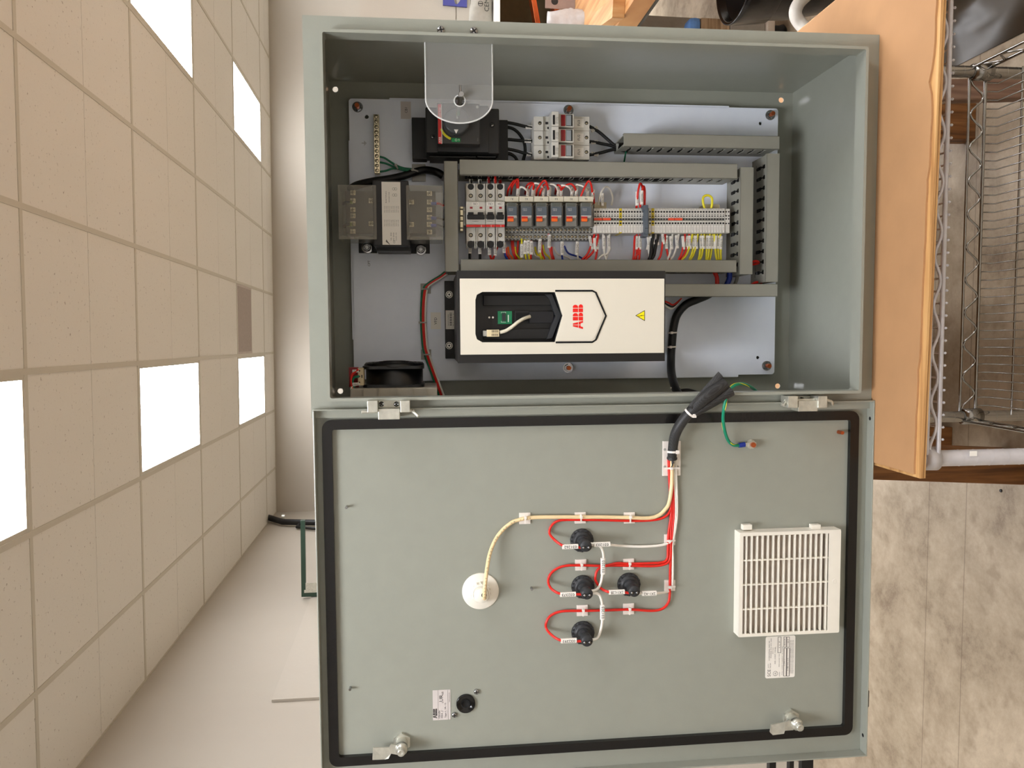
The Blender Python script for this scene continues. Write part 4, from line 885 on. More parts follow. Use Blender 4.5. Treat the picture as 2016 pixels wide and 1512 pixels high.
for i, (x, ym_, xb_, m, tx, an) in enumerate(TW):
    cn_ = {'wwire': 'white', 'cable': 'black'}.get(m, m); run = 'upper' if x < 1262 else 'lower'; j = i if x < 1262 else i - 10
    lb = '%s wire %s leaving the %s terminal run, %s from its top' % (cn_, 'in a numbered sleeve' if tx is not None else 'without sleeve', run, ORD[j] if j < 20 else 'last')
    t = thing('wire', P(xb_, 514, Yz(.028)), lb, 'wire', 'wires leaving the %s run of terminals' % run); yo = Yz(.034 + (.003 if i % 2 else 0))
    top = ym_ - 25 if tx is not None else ym_ - 12
    pts = [P(x + (x - xb_) * .35 + an * 6, top, yo), P(x, ym_, yo), P(x + (xb_ - x) * .45, 502, yo), P(xb_, 512, yo), P(xb_ - 3, 524, Yz(.026))]
    part('conductor', MB().tube(pts, .0021 if m != 'cable' else .0035, 0, 8), m, t)
    if tx is not None: mark_part(t, x + .3, ym_ - 8, yo, .0255, .0056, tx, 'x', an * -.9)
# loops over the terminal strip
bun([(1178, 402, Yz(.034)), (1180, 392, Yz(.04)), (1184, 378, Yz(.04)), (1192, 368, Yz(.036)), (1200, 372, Yz(.03)), (1206, 388, Yz(.022)), (1204, 404, Yz(.015))], .0019, 'wwire', 'white loop standing above the terminals next to the last relay', 'loops above the terminals', [(1186, 393, Yz(.042), .024, .0052, '031183', 'x')])
bun([(1253, 410, Yz(.04)), (1254, 398, Yz(.045)), (1256, 378, Yz(.05)), (1260, 362, Yz(.05)), (1264, 366, Yz(.045)), (1267, 384, Yz(.04)), (1268, 406, Yz(.03))], .0021, 'red', 'red loop standing above the terminals, its sleeve the higher of two', 'loops above the terminals', [(1254.5, 391, Yz(.046), .026, .0062, '032371', 'x')])
bun([(1260, 408, Yz(.044)), (1262, 396, Yz(.05)), (1264, 378, Yz(.052)), (1267, 367, Yz(.05)), (1269.5, 376, Yz(.044)), (1269, 404, Yz(.036))], .0021, 'red', 'second red loop above the terminals, against the dark clamp', 'loops above the terminals', [(1263.5, 389, Yz(.052), .026, .0058, '032391', 'x')])
bun([(1387, 410, Yz(.044)), (1384, 398, Yz(.046)), (1385, 388, Yz(.046)), (1393, 384.5, Yz(.046)), (1401, 389, Yz(.046)), (1402, 400, Yz(.046)), (1400, 411, Yz(.044))], .0024, 'yellow', 'bright yellow loop standing above the lower terminals', 'loops above the terminals')
# wires crossing open gaps between ducts
bun([(1404, 532, Yz(.03)), (1411, 545, Yz(.03)), (1412, 562, Yz(.03))], .0042, 'red', 'thick red wire crossing between the two ducts below the drive', 'wires crossing between the ducts')
bun([(1436, 532, Yz(.03)), (1436, 548, Yz(.03)), (1430, 562, Yz(.03))], .0055, 'blue', 'thick blue wire crossing between the two ducts below the drive', 'wires crossing between the ducts')
bun([(1452, 530, Yz(.022)), (1451, 548, Yz(.022)), (1446, 562, Yz(.022))], .0036, 'mgrey', 'grey wire beside the thick blue one between the ducts', 'wires crossing between the ducts')
bun([(1480, 516, Yz(.05)), (1488, 514, Yz(.055)), (1494, 517, Yz(.05)), (1486, 520, Yz(.045)), (1478, 521, Yz(.04))], .0024, 'red', 'red wire poking out between the two level ducts', 'wires crossing between the ducts')
bun([(1478, 562, Yz(.03)), (1488, 556, Yz(.035)), (1497, 557, Yz(.03)), (1500, 564, Yz(.02))], .0026, 'red', 'red wire at the bottom corner where the ducts meet', 'wires crossing between the ducts')

# ------------------------------------------------------------------ the drive
YV = YP - .208
t = thing('variable_frequency_drive', P(1105, 715, YP), 'tall drive with a white front, black sides and red ABB lettering'.replace('ABB ', ''), 'motor drive')
a = R4(901, 533, 1309, 713, YV + .006); vx0, vx1, vz0, vz1 = a
rp = [(u, v) for u, v in ((936, 590), (939, 580), (950, 574.5), (1093, 575), (1108, 621.5), (1094, 669), (1093, 673.5), (950, 674), (939, 668), (936, 658))]
L3 = [(P(u, v, YV).x, P(u, v, YV).z) for u, v in rp]
b = MB(); b.box(vx0, vx1, YV + .036, YP - .004, vz0, vz1, 0, .002)
b.prism([(vx0, vz0), (vx1, vz0), (vx1, vz1), (vx0, vz1)], YV + .005, YV + .036, 0, [L3])
body = part('housing', b, mat('drive_black', (22, 21, 21), .42, var=.06), t)
b = MB(); c = R4(906, 548.5, 1307.5, 696.5, YV)
b.prism([(c[0], c[2]), (c[1], c[2]), (c[1], c[3]), (c[0], c[3])], YV, YV + .006, 0, [L3])
# badge outline groove and lettering on the cover
part('front_cover', b, mat('drive_white', (226, 219, 202), .5, var=.008), t, 'white front cover', bevel=.0008)
b = MB(); g1 = [(1093, 572.5), (1166, 572.5), (1173, 576), (1192.8, 621.8), (1173, 669), (1166, 673.5), (1094, 674)]
gp = [P(u, v, YV) for u, v in g1]; b.tube([q + Vector((0, 0, 0)) for q in gp], .0016, 0, 8, 1); part('badge_groove', b, 'matte', t)
b = MB(); pl = [(1095, 576.5), (1164, 576.5), (1171, 581), (1188, 621.8), (1171, 664), (1164, 669.5), (1096, 670), (1110, 621.6)]
b.prism([(P(u, v, YV).x, P(u, v, YV).z) for u, v in pl], YV - .0008, YV + .004); bd = part('badge', b, mat('badge_white', (228, 221, 205), .42, var=.008), t, bevel=.0012)
# ABB logo: letters cut by a cross of thin gaps
b = MB(); yb = YV - .0010
l4 = R4(1127.8, 598.7, 1147.8, 647.8, yb); LX0, LX1, LZ0, LZ1 = l4; LW = (LX1 - LX0) / 3.0; g = .0004; zm = (LZ0 + LZ1) / 2
def clip(poly, ax, lim, keep_less):
    out = []
    for i in range(len(poly)):
        p_, q_ = poly[i], poly[(i + 1) % len(poly)]; a_, b_ = (p_[ax] <= lim) == keep_less, (q_[ax] <= lim) == keep_less
        if a_: out.append(p_)
        if a_ != b_: tt = (lim - p_[ax]) / (q_[ax] - p_[ax]); out.append((p_[0] + tt * (q_[0] - p_[0]), p_[1] + tt * (q_[1] - p_[1])))
    return out
def logo(b, LX0, LX1, LZ0, LZ1, yb, m, g):
    LW = (LX1 - LX0) / 3.0; H_ = LZ1 - LZ0; zm = LZ0 + H_ * .46; d = LW * .03
    def put(poly):
        if len(poly) > 2: b.add([(x, yb, z) for x, z in poly], [tuple(range(len(poly)))], m)
    for k in range(3):
        x0_, x1_ = LX0 + k * LW + d, LX0 + (k + 1) * LW - d; xm_ = (x0_ + x1_) / 2
        if k == 0:
            xm_ = x0_ + (x1_ - x0_) * .5
            L1 = [(x0_, LZ0), (x0_ + LW * .20, LZ0), (xm_, LZ0 + H_ * .34), (xm_, LZ1), (xm_ - LW * .10, LZ1)]
            L1 = [(x0_, LZ0), (x0_ + LW * .24, LZ0), (x0_ + LW * .31, LZ0 + H_ * .22), (xm_, LZ0 + H_ * .22), (xm_, LZ1), (xm_ - LW * .14, LZ1)]
            for sg in (0, 1):
                Q = L1 if not sg else [(2 * xm_ - x, z) for x, z in L1]
                Q2 = [(x - g / 2 if not sg else x + g / 2, z) for x, z in Q]
                put(clip(Q2, 1, zm - g / 2, True)); put(clip(Q2, 1, zm + g / 2, False))
        else:
            for (za, zb_) in ((LZ0, zm - g / 2), (zm + g / 2, LZ1)):
                bx0, bx1 = x0_, x0_ + LW * .44; put([(bx0, za), (bx1, za), (bx1, zb_), (bx0, zb_)])
                cz = (za + zb_) / 2; hr = (zb_ - za) / 2; rx = (x1_ - x0_ - LW * .44 - g) if za < zm else (x1_ - x0_ - LW * .44 - g) * .88
                put([(bx1 + g, za)] + [(bx1 + g + rx * (.35 + .65 * math.cos(math.radians(w_))), cz + hr * math.sin(math.radians(w_))) for w_ in range(-90, 91, 15)] + [(bx1 + g, zb_)])
logo(b, LX0, LX1, LZ0, LZ1, yb, 0, .0009); part('lettering', b, 'redink', bd, 'red brand lettering')
b = MB(); yw = YV - .0003; A_, B_, C_ = P(1250.7, 621.3, yw), P(1269.5, 610.5, yw), P(1269.5, 632, yw)
b.add([(A_.x, yw, A_.z), (B_.x, yw, B_.z), (C_.x, yw, C_.z)], [(0, 1, 2)], 1); ce = (A_ + B_ + C_) / 3
b.add([(ce.x + (q.x - ce.x) * .82, yw - .0002, ce.z + (q.z - ce.z) * .82) for q in (A_, B_, C_)], [(0, 1, 2)], 0)
z_ = [(1255, 621.5), (1261.5, 622.3), (1261, 620.6), (1268, 620.6), (1268, 621.2), (1259.5, 621.6), (1260, 623.2), (1255, 622.4)]
bl = [P(u, v, yw) for u, v in z_]; b.add([(q.x, yw - .0004, q.z) for q in bl], [tuple(range(len(bl)))], 1)
part('warning_triangle', b, [mat('warning_yellow', (255, 236, 10), .4, var=0), 'ink'], t, 'yellow high-voltage warning triangle')
# recess contents
yr_ = YV + .034
b = MB(); pxbox(b, 952, 581, 1088, 601, yr_ - .010, yr_ + .002, 0, .001); pxbox(b, 952, 648, 1088, 668, yr_ - .008, yr_ + .002, 0, .001); part('recess_ledge', b, 'black', body)
b = MB(); cv = [(1074, 580), (1087, 579), (1104, 621.5), (1087, 665), (1076, 668), (1081, 655), (1094, 622), (1082, 590)]
b.prism([(P(u, v, yr_ - .014).x, P(u, v, yr_ - .014).z) for u, v in cv], yr_ - .014, yr_); part('chevron_wall', b, 'charcoal', body)
b = MB(); pxbox(b, 980, 612.5, 1008, 638, yr_ - .002, yr_ + .001, 0, .0004); pxbox(b, 988.5, 617, 995.5, 632, yr_ - .0045, yr_ - .002, 1)
for (u0, v0, u1, v1) in ((986.5, 614.5, 996, 615), (986.5, 634, 996, 634.5), (986.5, 614.5, 987, 617), (995.5, 614.5, 996, 617), (986.5, 632, 987, 634.5), (1000, 620, 1001.5, 634)): pxbox(b, u0, v0, u1, v1, yr_ - .0023, yr_ - .002, 2)
part('circuit_board', b, ['pcb', 'charcoal', 'label'], body, 'small green circuit board')
for a_ in (963.3, 970.3): q = P(a_, 625, yr_ - .001); part('indicator', MB().cyl(q, q + Vector((0, -.0012, 0)), .0018, 0, 12), 'label', body)
b = MB(); pxbox(b, 1013, 611, 1041, 636, yr_ - .004, yr_ + .001, 0, .0005); pxbox(b, 1016, 616, 1041, 633, yr_ - .0043, yr_ - .004, 1); part('data_socket', b, ['black', 'matte'], body)
b = MB(); pxbox(b, 1042, 613, 1090, 636, yr_ - .005, yr_ + .001, 0, .0008); part('blank_cover', b, mat('navy_plastic', (10, 12, 20), .3), body)
yc = YV + .012
t2 = thing('network_cable', P(985, 653, yc), 'short cream network cable with a clear-tipped plug lying in the open recess of the drive', 'network cable')
b = MB().tube([P(984, 654.5, yc), P(996, 651, yc), P(1008, 643.5, yc), P(1020, 634, yc + .003), P(1032, 627, yc + .008), P(1043, 623, yc + .016)], .0030, 0, 12); part('cable', b, 'cream', t2)
b = MB(); pxbox(b, 958.5, 649, 983, 663, yc - .004, yc + .006, 0, .001)
for k in range(5):
    for (v0, v1) in ((649.9, 654.5), (657, 661.5)): pxbox(b, 968.3 + k * 2.7, v0, 969.4 + k * 2.7, v1, yc - .0043, yc - .004, 1)
part('plug_boot', b, [mat('boot_cream', (222, 205, 165), .5), 'ink'], t2); b = MB(); pxbox(b, 951, 651, 959, 662, yc - .002, yc + .005, 0, .0006); part('plug', b, 'dnylon', t2)
# bracket with screws and barcode label
t = thing('drive_bracket', P(885, 706, YP), 'black mounting bracket with a barcode label above the top of the drive', 'bracket')
b = MB(); pxbox(b, 876, 553, 902, 706, YP - .012, YP, 0, .001); part('flange', b, 'black', t)
for v in (580, 680.3):
    q = P(884.3, v, YP - .012); b = MB(); b.cyl(q, q + Vector((0, -.0015, 0)), .0068, 0, 24); b.lathe(q + Vector((0, -.0015, 0)), (0, -1, 0), [(.0056, 0), (.0056, .0002), (0, .0002)], 1, 24); b.lathe(q + Vector((0, -.0015, 0)), (0, -1, 0), [(.0048, 0), (.0046, .0035), (.0022, .0035), (.0020, .002)], 0, 6, False); b.lathe(q + Vector((0, -.0035, 0)), (0, -1, 0), [(.0021, 0), (0, 0)], 1, 10); part('screw', b, ['zinc', 'ink'], t)
b = MB(); pxbox(b, 877.5, 611, 899, 648, YP - .0128, YP - .012, 0)
for k in range(16): q = P(887.5, 616 + k * 1.6 + (k % 3) * .3, YP - .0128); b.box(q.x - .0003 * (1 + k % 2), q.x + .0003, q.y - .0002, q.y, q.z - .0022, q.z + .0022, 1)
b.text('3AXD50000', P(882.5, 630, YP - .0128), .0016, 1, width=.022, **UP); b.text('ACS 06A1 4', P(892.5, 630, YP - .0128), .0016, 1, width=.024, **UP); part('barcode_label', b, ['label', 'ink'], t)
# cable from the fan: green, two red, white
pa = [(878, 537), (868, 545), (850, 556), (838, 567), (834, 591), (833, 631), (836, 679), (841, 699), (850, 726), (861, 757), (869, 779)]
for i, (o, m, lb) in enumerate(((-4.0, 'green', 'green wire of the bundle beside the drive label'), (-.8, 'red', 'first red wire of the bundle beside the drive label'), (1.4, 'red', 'second red wire of the bundle beside the drive label'), (4.4, 'wwire', 'white wire of the bundle beside the drive label'))):
    bun([(u + o * (1 if 2 < j else .5), v + (o * .4 if j < 3 else 0), Yz(.010) - (.03 if j > 8 else 0)) for j, (u, v) in enumerate(pa)], .0021, m, lb, 'wire bundle above the drive')
for i, (u, v) in enumerate(((838, 568), (839, 698))):
    b = MB(); pxbox(b, u - 10, v - 10, u + 10, v + 10, YP - .003, YP, 0, .0006); solo('tie_mount', b, 'dnylon', ['translucent adhesive tie mount nearer the duct, under the wire bundle', 'translucent adhesive tie mount nearer the fan, under the wire bundle'][i], 'tie mount', 'adhesive tie mounts on the plate')
for i, (u, v) in enumerate(((837, 569), (833, 635), (839, 698))): b = MB(); c = P(u, v, Yz(.010)); b.box(c.x - .0013, c.x + .0013, c.y - .0035, c.y + .003, c.z - .0072, c.z + .0072, 0, .0008); b.box(c.x - .002, c.x + .002, c.y - .006, c.y - .003, c.z + .004, c.z + .0085, 0, .0005); solo('cable_tie', b, 'dnylon', ['cable tie on the wire bundle nearest the duct', 'cable tie halfway along the wire bundle', 'cable tie on the wire bundle nearest the fan'][i], 'cable tie')

# ------------------------------------------------------------------ fan on the left wall
yf = .112
t = thing('cooling_fan', P(775, 782, .17), 'black axial fan on a grey filter housing fixed to the left wall', 'fan')
a = R4(714, 722, 834, 762, yf); fx0, fx1, fz0, fz1 = a; fy1 = yf + (fz1 - fz0); cy_ = (yf + fy1) / 2; cz_ = (fz0 + fz1) / 2; R_ = (fz1 - fz0) / 2
FB = mat('fan_black', (11, 11, 12), .32, var=.05)
b = MB(); b.lathe((fx0, cy_, cz_), (1, 0, 0), [(R_ * .97, 0), (R_ * .97, fx1 - fx0), (R_ * .92, fx1 - fx0), (R_ * .92, 0)], 0, 48)
for xx in (fx0 - .001, fx1 - .004):
    b.prism([(u, v) for u, v in rrect(yf, fy1, fz0 - .001, fz1 + .001, .012)], xx, xx + .005, 0, [circ(cy_, cz_, R_ * .9, 40)], 'x')
part('frame', b, FB, t)
b = MB(); b.lathe((fx0 + .008, cy_, cz_), (1, 0, 0), [(.022, 0), (.022, .024), (.018, .026), (0, .026)], 0, 24)
for k in range(7):
    w_ = 2 * math.pi * k / 7; v = []
    for rr in (.021, R_ * .86):
        for (xx, dw) in ((fx0 + .008, -.18), (fx0 + .03, .18)): v.append((xx, cy_ + rr * math.cos(w_ + dw), cz_ + rr * math.sin(w_ + dw)))
    v2 = [(x + .0015, y, z) for x, y, z in v]; b.add(v + v2, [(0, 1, 3, 2), (4, 6, 7, 5), (0, 4, 5, 1), (2, 3, 7, 6), (0, 2, 6, 4), (1, 5, 7, 3)], 0)
part('rotor', b, FB, t)
b = MB()
for rr in (.94, .80, .66, .52, .38): b.tube([(fx1 + .004 + (.94 - rr) * .006, cy_ + R_ * rr * math.cos(w_), cz_ + R_ * rr * math.sin(w_)) for w_ in [2 * math.pi * k / 40 for k in range(41)]], .0013, 0, 6, 1)
for k in range(4): w_ = math.pi / 4 + k * math.pi / 2; b.tube([(fx1 + .006, cy_, cz_), (fx1 + .004, cy_ + R_ * 1.2 * math.cos(w_), cz_ + R_ * 1.2 * math.sin(w_))], .0014, 0, 6, 1)
b.lathe((fx1 + .001, cy_, cz_), (1, 0, 0), [(R_ * 1.01, -.003), (R_ * 1.03, .001), (R_ * .97, .005), (R_ * .93, .005), (R_ * .93, 0)], 0, 48)
part('finger_guard', b, FB, t)
c = R4(689, 764, 861, 783, yf - .012); b = MB(); xw = -ew + .002
b.box(xw, fx0 - .001, yf - .012, fy1 + .02, c[2], c[3], 0, .002)
for u in (716, 746, 782, 812, 838): q = P(u, 773, yf - .012); b.box(xw, fx0 - .001, yf - .016, yf - .012, q.z - .001, q.z + .001)
part('filter_housing', b, 'mgrey' if False else mat('housing_grey', (172, 166, 152), .5), t, 'grey plastic filter housing')
b = MB(); pxbox(b, 704.5, 724.5, 716, 759, yf - .004, yf + .02, 0, .001)
for v in (730, 741, 753): pxbox(b, 706, v - 1.5, 709, v + 1.5, yf - .0043, yf - .004, 1)
pxbox(b, 711.5, 738, 713.5, 744, yf - .0043, yf - .004, 1); part('connector', b, [mat('connector_tan', (205, 190, 155), .5), 'ink'], t)
for pp, m, lb, mk in (([(706, 728), (698, 733), (692.5, 740), (691.5, 752), (694.5, 763), (699, 773), (707, 783)], 'red', 'bright red fan wire looping outermost from the connector', [(700, 730.5, yf - .004, .0105, .0046, '0121', 'z')]),
                      ([(707, 741), (700, 742), (696, 745), (694, 752), (697, 766), (703, 782)], 'green', 'green fan wire from the middle of the connector', []),
                      ([(707, 756), (699, 758), (693, 762), (692, 770), (697, 782)], 'wwire', 'white fan wire from the end of the connector', [(701, 756, yf - .006, .0115, .0046, '0101', 'z')])):
    bun([(u, v, yf - .004) for u, v in pp], .0022, m, lb, 'fan wires', mk)
b = MB(); pxbox(b, 687, 723, 706, 762, yf + .03, yf + .032, 0); solo('warning_plate', b, 'dred', 'dark red tag behind the fan connector', 'tag')

# black harness into the door gap
bun([(1410, 568, Yz(.03)), (1395, 580, Yz(.024)), (1372, 590, Yz(.02)), (1350, 600, Yz(.018)), (1333, 620, Yz(.016)), (1326, 645, Yz(.014)), (1323, 675, Yz(.014)), (1321, 705, Yz(.016)), (1322, 735, Yz(.04)), (1329, 762, Yz(.09)), (1338, 779, Yz(.12))], .0080, 'cable', 'thick black sleeved harness curving down beside the drive to the left wall', 'black cables', name='harness')
for i, (u, v, yy) in enumerate(((1324, 655, .014), (1322, 683, .014), (1329, 763, .09))): solo('cable_tie', tie(MB(), u, v, Yz(yy), .0084, .05), 'nylon', ['upper white cable tie on the black harness', 'middle white cable tie on the black harness', 'lowest white cable tie on the black harness at the left wall'][i], 'cable tie')
bun([(1335, 772, Yz(.10)), (1355, 770, Yz(.11)), (1375, 776, Yz(.12))], .0050, 'cable', 'black cable running along the left wall edge behind the braided sleeve', 'black cables', name='power_cable')
for i in range(3): bun([(1306, 592 + i * 3, Yz(.05)), (1316, 596 + i * 5, Yz(.04)), (1326, 600 + i * 3, Yz(.03)), (1342, 588, Yz(.02))], .0018, ['red', 'cable', 'wwire'][i], ['thin red wire under the bottom of the drive', 'thin black wire under the bottom of the drive', 'thin white wire under the bottom of the drive'][i], 'wires under the drive')

# ------------------------------------------------------------------ on the door
YD_ = YD
def pilot(bx_, by_, hx_, hy_, lb):
    q = P(bx_, by_, YD_); L_ = .038
    t = thing('pilot_light', q, lb, 'pilot light', 'pilot light backs on the door')
    b = MB(); b.lathe(q, (0, -1, 0), [(.0190, 0), (.0190, .0045), (.0165, .0055), (.0150, .0055), (.0150, .0090), (.0110, .0100), (0, .0100)], 0, 36)
    for k in range(16):
        w_ = 2 * math.pi * k / 16; c_ = q + Vector((.0175 * math.cos(w_), 0, .0175 * math.sin(w_))); b.box(c_.x - .0014, c_.x + .0014, YD_ - .0062, YD_, c_.z - .0014, c_.z + .0014)
    part('locking_ring', b, 'charcoal', t)
    b = MB(); b.lathe(q, (0, -1, 0), [(.0098, .009), (.0098, .018), (.0088, .019), (.0088, .025), (.0092, .026), (.0092, L_), (.0085, L_ + .001), (0, L_ + .001)], 0, 28)
    for k in range(3): b.tube([q + Vector((.0099 * math.cos(w_), -(.012 + k * .0025), .0099 * math.sin(w_))) for w_ in [2 * math.pi * j / 24 for j in range(25)]], .0006, 0, 5, 1)
    bb = part('lamp_body', b, 'charcoal', t)
    yh = YD_ - L_ - .001; b = MB(); b.box(q.x - .0004, q.x + .0004, yh - .0003, yh, q.z - .0085, q.z + .0085, 0); part('seam', b, 'ink', bb)
    for sg in (-1, 1):
        b = MB(); c_ = (q.x - .0022, yh, q.z + sg * .0042)
        b.lathe(c_, (0, -1, 0), [(.0030, -.0002), (.0030, .0003), (0, .0003)], 0, 14); b.lathe((c_[0], yh - .0003, c_[2]), (0, -1, 0), [(.0019, 0), (.0015, .0006), (0, .0006)], 1, 10); part('terminal', b, ['ink', 'steel'], bb)
for a in ((1145, 1063, 0, 0, 'charcoal pilot light back nearest the hinge in the level row of three'), (1147, 1154.3, 0, 0, 'charcoal pilot light back in the middle of the three in a level row'),
          (1237.4, 1149.5, 0, 0, 'charcoal pilot light back standing lowest on the door, under the other three'), (1147, 1244.5, 0, 0, 'charcoal pilot light back farthest from the hinge in the level row of three')): pilot(*a)
YW = YD_ - .005
def dw(pts, r, m, lb, mk, zf=None, rise0=0, rise1=0):
    """door wire; rise0 / rise1: how many leading / trailing points climb off the door to a lamp head"""
    n = len(pts); out = []
    for i, (u, v) in enumerate(pts):
        y = YW
        if i < rise0: y = YW - (.024 if i < rise0 - 1 else .014)
        if i >= n - rise1: y = YW - .024 * (1 - (n - 1 - i) / rise1)
        out.append((u, v, y if zf is None else min(y, zf)))
    q = [P(*o) for o in out]; t = thing('wire', q[0], lb, 'wire', 'wires tied across the door'); part('conductor', MB().tube(q, r, 0, 10), m, t)
    sp = smooth_path(q, 6)
    for (mx, my, Y, L_, tx, al) in mk:
        c_ = P(mx, my, YH); n_ = min(sp, key=lambda p_: (p_.x - c_.x) ** 2 + (p_.z - c_.z) ** 2); mark_part(t, mx, my, n_.y - .0004, L_, .0074, tx, al)
YH = YW - .020
dw([(1146, 1078), (1124, 1076), (1106, 1073), (1091, 1062), (1082, 1050), (1084.6, 1037), (1097, 1026), (1121.5, 1023.5), (1183, 1024), (1244.5, 1025.5), (1285.5, 1024), (1306, 1019), (1318, 1008), (1321, 992), (1320, 950), (1318, 905)], .0021, 'red', 'red wire marked 031262 running to the highest pilot light', [(1122.5, 1076, YH + .004, .0255, '031262', 'z')], rise0=4)
dw([(1146, 1170), (1120, 1170), (1099, 1167.6), (1084.6, 1158), (1079.5, 1146), (1081.5, 1134), (1093, 1121.5), (1113, 1114), (1146, 1113), (1191, 1113.7), (1214, 1109), (1240.5, 1110), (1275, 1109), (1302, 1107.5), (1313, 1101), (1315, 1085), (1316, 1052), (1320, 1021), (1321.5, 996), (1318, 950), (1316, 905)], .0021, 'red', 'red wire marked 032373 running to the middle pilot light of the left three', [(1118, 1170, YH + .004, .0255, '032373', 'z')], rise0=4)
dw([(1238, 1167), (1214, 1166), (1197, 1165), (1183, 1158), (1174, 1146), (1172, 1136), (1177, 1121.5), (1191, 1114.5), (1216, 1113.5), (1240.5, 1113.8), (1285.5, 1114.5), (1308, 1111), (1318, 1103), (1320, 1082.5), (1321, 1041.5), (1323.5, 1000.5), (1321, 930), (1320, 905)], .0021, 'red', 'red wire marked 2X1-L2B running to the pilot light nearest the table', [(1214, 1165.5, YH + .004, .0255, '2X1-L2B', 'z')], rise0=4)
dw([(1146, 1262), (1120, 1263), (1102, 1260), (1086.7, 1250.7), (1076, 1238), (1075.4, 1226), (1084.6, 1211.7), (1107, 1203.5), (1148, 1202.5), (1193, 1201.5), (1240.4, 1200), (1281.5, 1202.5), (1302, 1199.4), (1314, 1189), (1318.4, 1172.7), (1319.4, 1123.5), (1321.5, 1082.5), (1324.5, 1041.5), (1326.6, 1000.5), (1323, 905)], .0021, 'red', 'red wire marked 032393 looping to the pilot light farthest from the hinge', [(1119.5, 1261, YH + .004, .0255, '032393', 'z')], rise0=4)
dw([(1160, 1070), (1185, 1071.5), (1205, 1073), (1228, 1075), (1265, 1076), (1296, 1074), (1314, 1070), (1323.5, 1062), (1327, 1041.5), (1330, 1000.5), (1327, 940), (1325, 905)], .0021, 'wwire', 'white wire marked 031203 running from the highest pilot light to the harness', [(1185, 1071.5, YH + .006, .0265, '031203', 'z')], rise0=3)
dw([(1255, 1168), (1278, 1168), (1295, 1168), (1312, 1165.6), (1322.5, 1158), (1324, 1144), (1324.5, 1103), (1324, 1072), (1329.5, 1041.5), (1333, 1000.5), (1330, 905)], .0021, 'wwire', 'white wire marked 2X1-X2 running from the lamp nearest the table', [(1278, 1168, YH + .006, .0235, '2X1-X2', 'z')], rise0=3)
dw([(1160, 1072), (1179, 1074), (1187, 1086.6), (1188, 1110), (1185.5, 1134), (1182, 1150), (1175, 1160.4), (1162, 1164)], .0022, 'wwire', 'white jumper wire between the highest and the middle pilot light', [(1187, 1114.5, YH + .006, .0265, '031203', 'x')], zf=YH + .006)
dw([(1162, 1168), (1177, 1169), (1184, 1181), (1186, 1203), (1185.5, 1226), (1181, 1246.6), (1175, 1256.8), (1162, 1260)], .0022, 'wwire', 'white jumper wire between the middle and the farthest pilot light', [(1186, 1205, YH + .006, .0245, '031203', 'x')], zf=YH + .006)
def mount(u, v, lb, al):
    a = P(u, v, YD_); s_ = .0092; t = thing('tie_mount', a, lb, 'tie mount', 'white tie mounts on the door')
    b = MB(); b.box(a.x - s_, a.x + s_, YD_ - .0026, YD_, a.z - s_, a.z + s_, 0, .0005)
    part('base', b, 'nylon', t); b = MB(); h = .0075
    if al == 'z': b.box(a.x - h, a.x + h, YD_ - .0095, YD_ - .0082, a.z - .0013, a.z + .0013, 0, .0004); b.box(a.x + .001, a.x + .0055, YD_ - .013, YD_ - .0082, a.z - .002, a.z + .002, 0, .0006)
    else: b.box(a.x - .0013, a.x + .0013, YD_ - .0095, YD_ - .0082, a.z - h, a.z + h, 0, .0004); b.box(a.x - .002, a.x + .002, YD_ - .013, YD_ - .0082, a.z + .001, a.z + .0055, 0, .0006)
    part('cable_tie', b, 'nylon', t)
for a in ((1033, 1020, 'white tie mount holding only the ivory cable near its bend', 'z'), (1142, 1019, 'white tie mount on the ivory cable above the highest pilot light', 'z'), (1238.5, 1019, 'white tie mount on the ivory cable nearest the harness', 'z'), (1318, 1062, 'white tie mount on the level trunk where wire 031203 joins', 'x'),
          (1143, 1111.5, 'white tie mount on the red wire between the highest and middle lamps', 'z'), (1237, 1110, 'white tie mount on the two red wires beside the lower lamp', 'z'), (1318, 1152, 'white tie mount on the trunk where wire 2X1-X2 joins', 'x'), (1146, 1201, 'white tie mount on the red wire of the farthest lamp, nearer the loop', 'z'), (1237, 1198, 'white tie mount on the red wire of the farthest lamp, nearer the trunk', 'z')): mount(*a)
# feed-through boss and ivory cable
q = P(946, 1163.3, YD_); t = thing('cable_feedthrough', q, 'round white network feed-through on the door with a ribbed nut', 'cable fitting')
part('flange', MB().lathe(q, (0, -1, 0), [(.0298, 0), (.0298, .0018), (.0290, .0026), (0, .0026)], 0, 56), 'nylon' if False else 'white', t)
b = MB(); b.lathe(q, (0, -1, 0), [(.0150, .002), (.0150, .014), (.0135, .015), (.0122, .015), (.0122, .012)], 0, 40)
for k in range(14): w_ = 2 * math.pi * k / 14; c_ = q + Vector((.0150 * math.cos(w_), 0, .0150 * math.sin(w_))); b.cyl(c_ + Vector((0, -.002, 0)), c_ + Vector((0, -.0138, 0)), .0016, 0, 8)
part('ribbed_nut', b, 'white', t); b = MB(); b.lathe(q, (0, -1, 0), [(.0119, .012), (.0119, .0235), (.0112, .0245), (0, .0245)], 0, 36); cc = q + Vector((.001, -.0246, -.004)); b.lathe(cc, (0, -1, 0), [(.0042, 0), (.0042, .0002), (0, .0002)], 1, 18); part('cap', b, ['white', 'matte'], t)
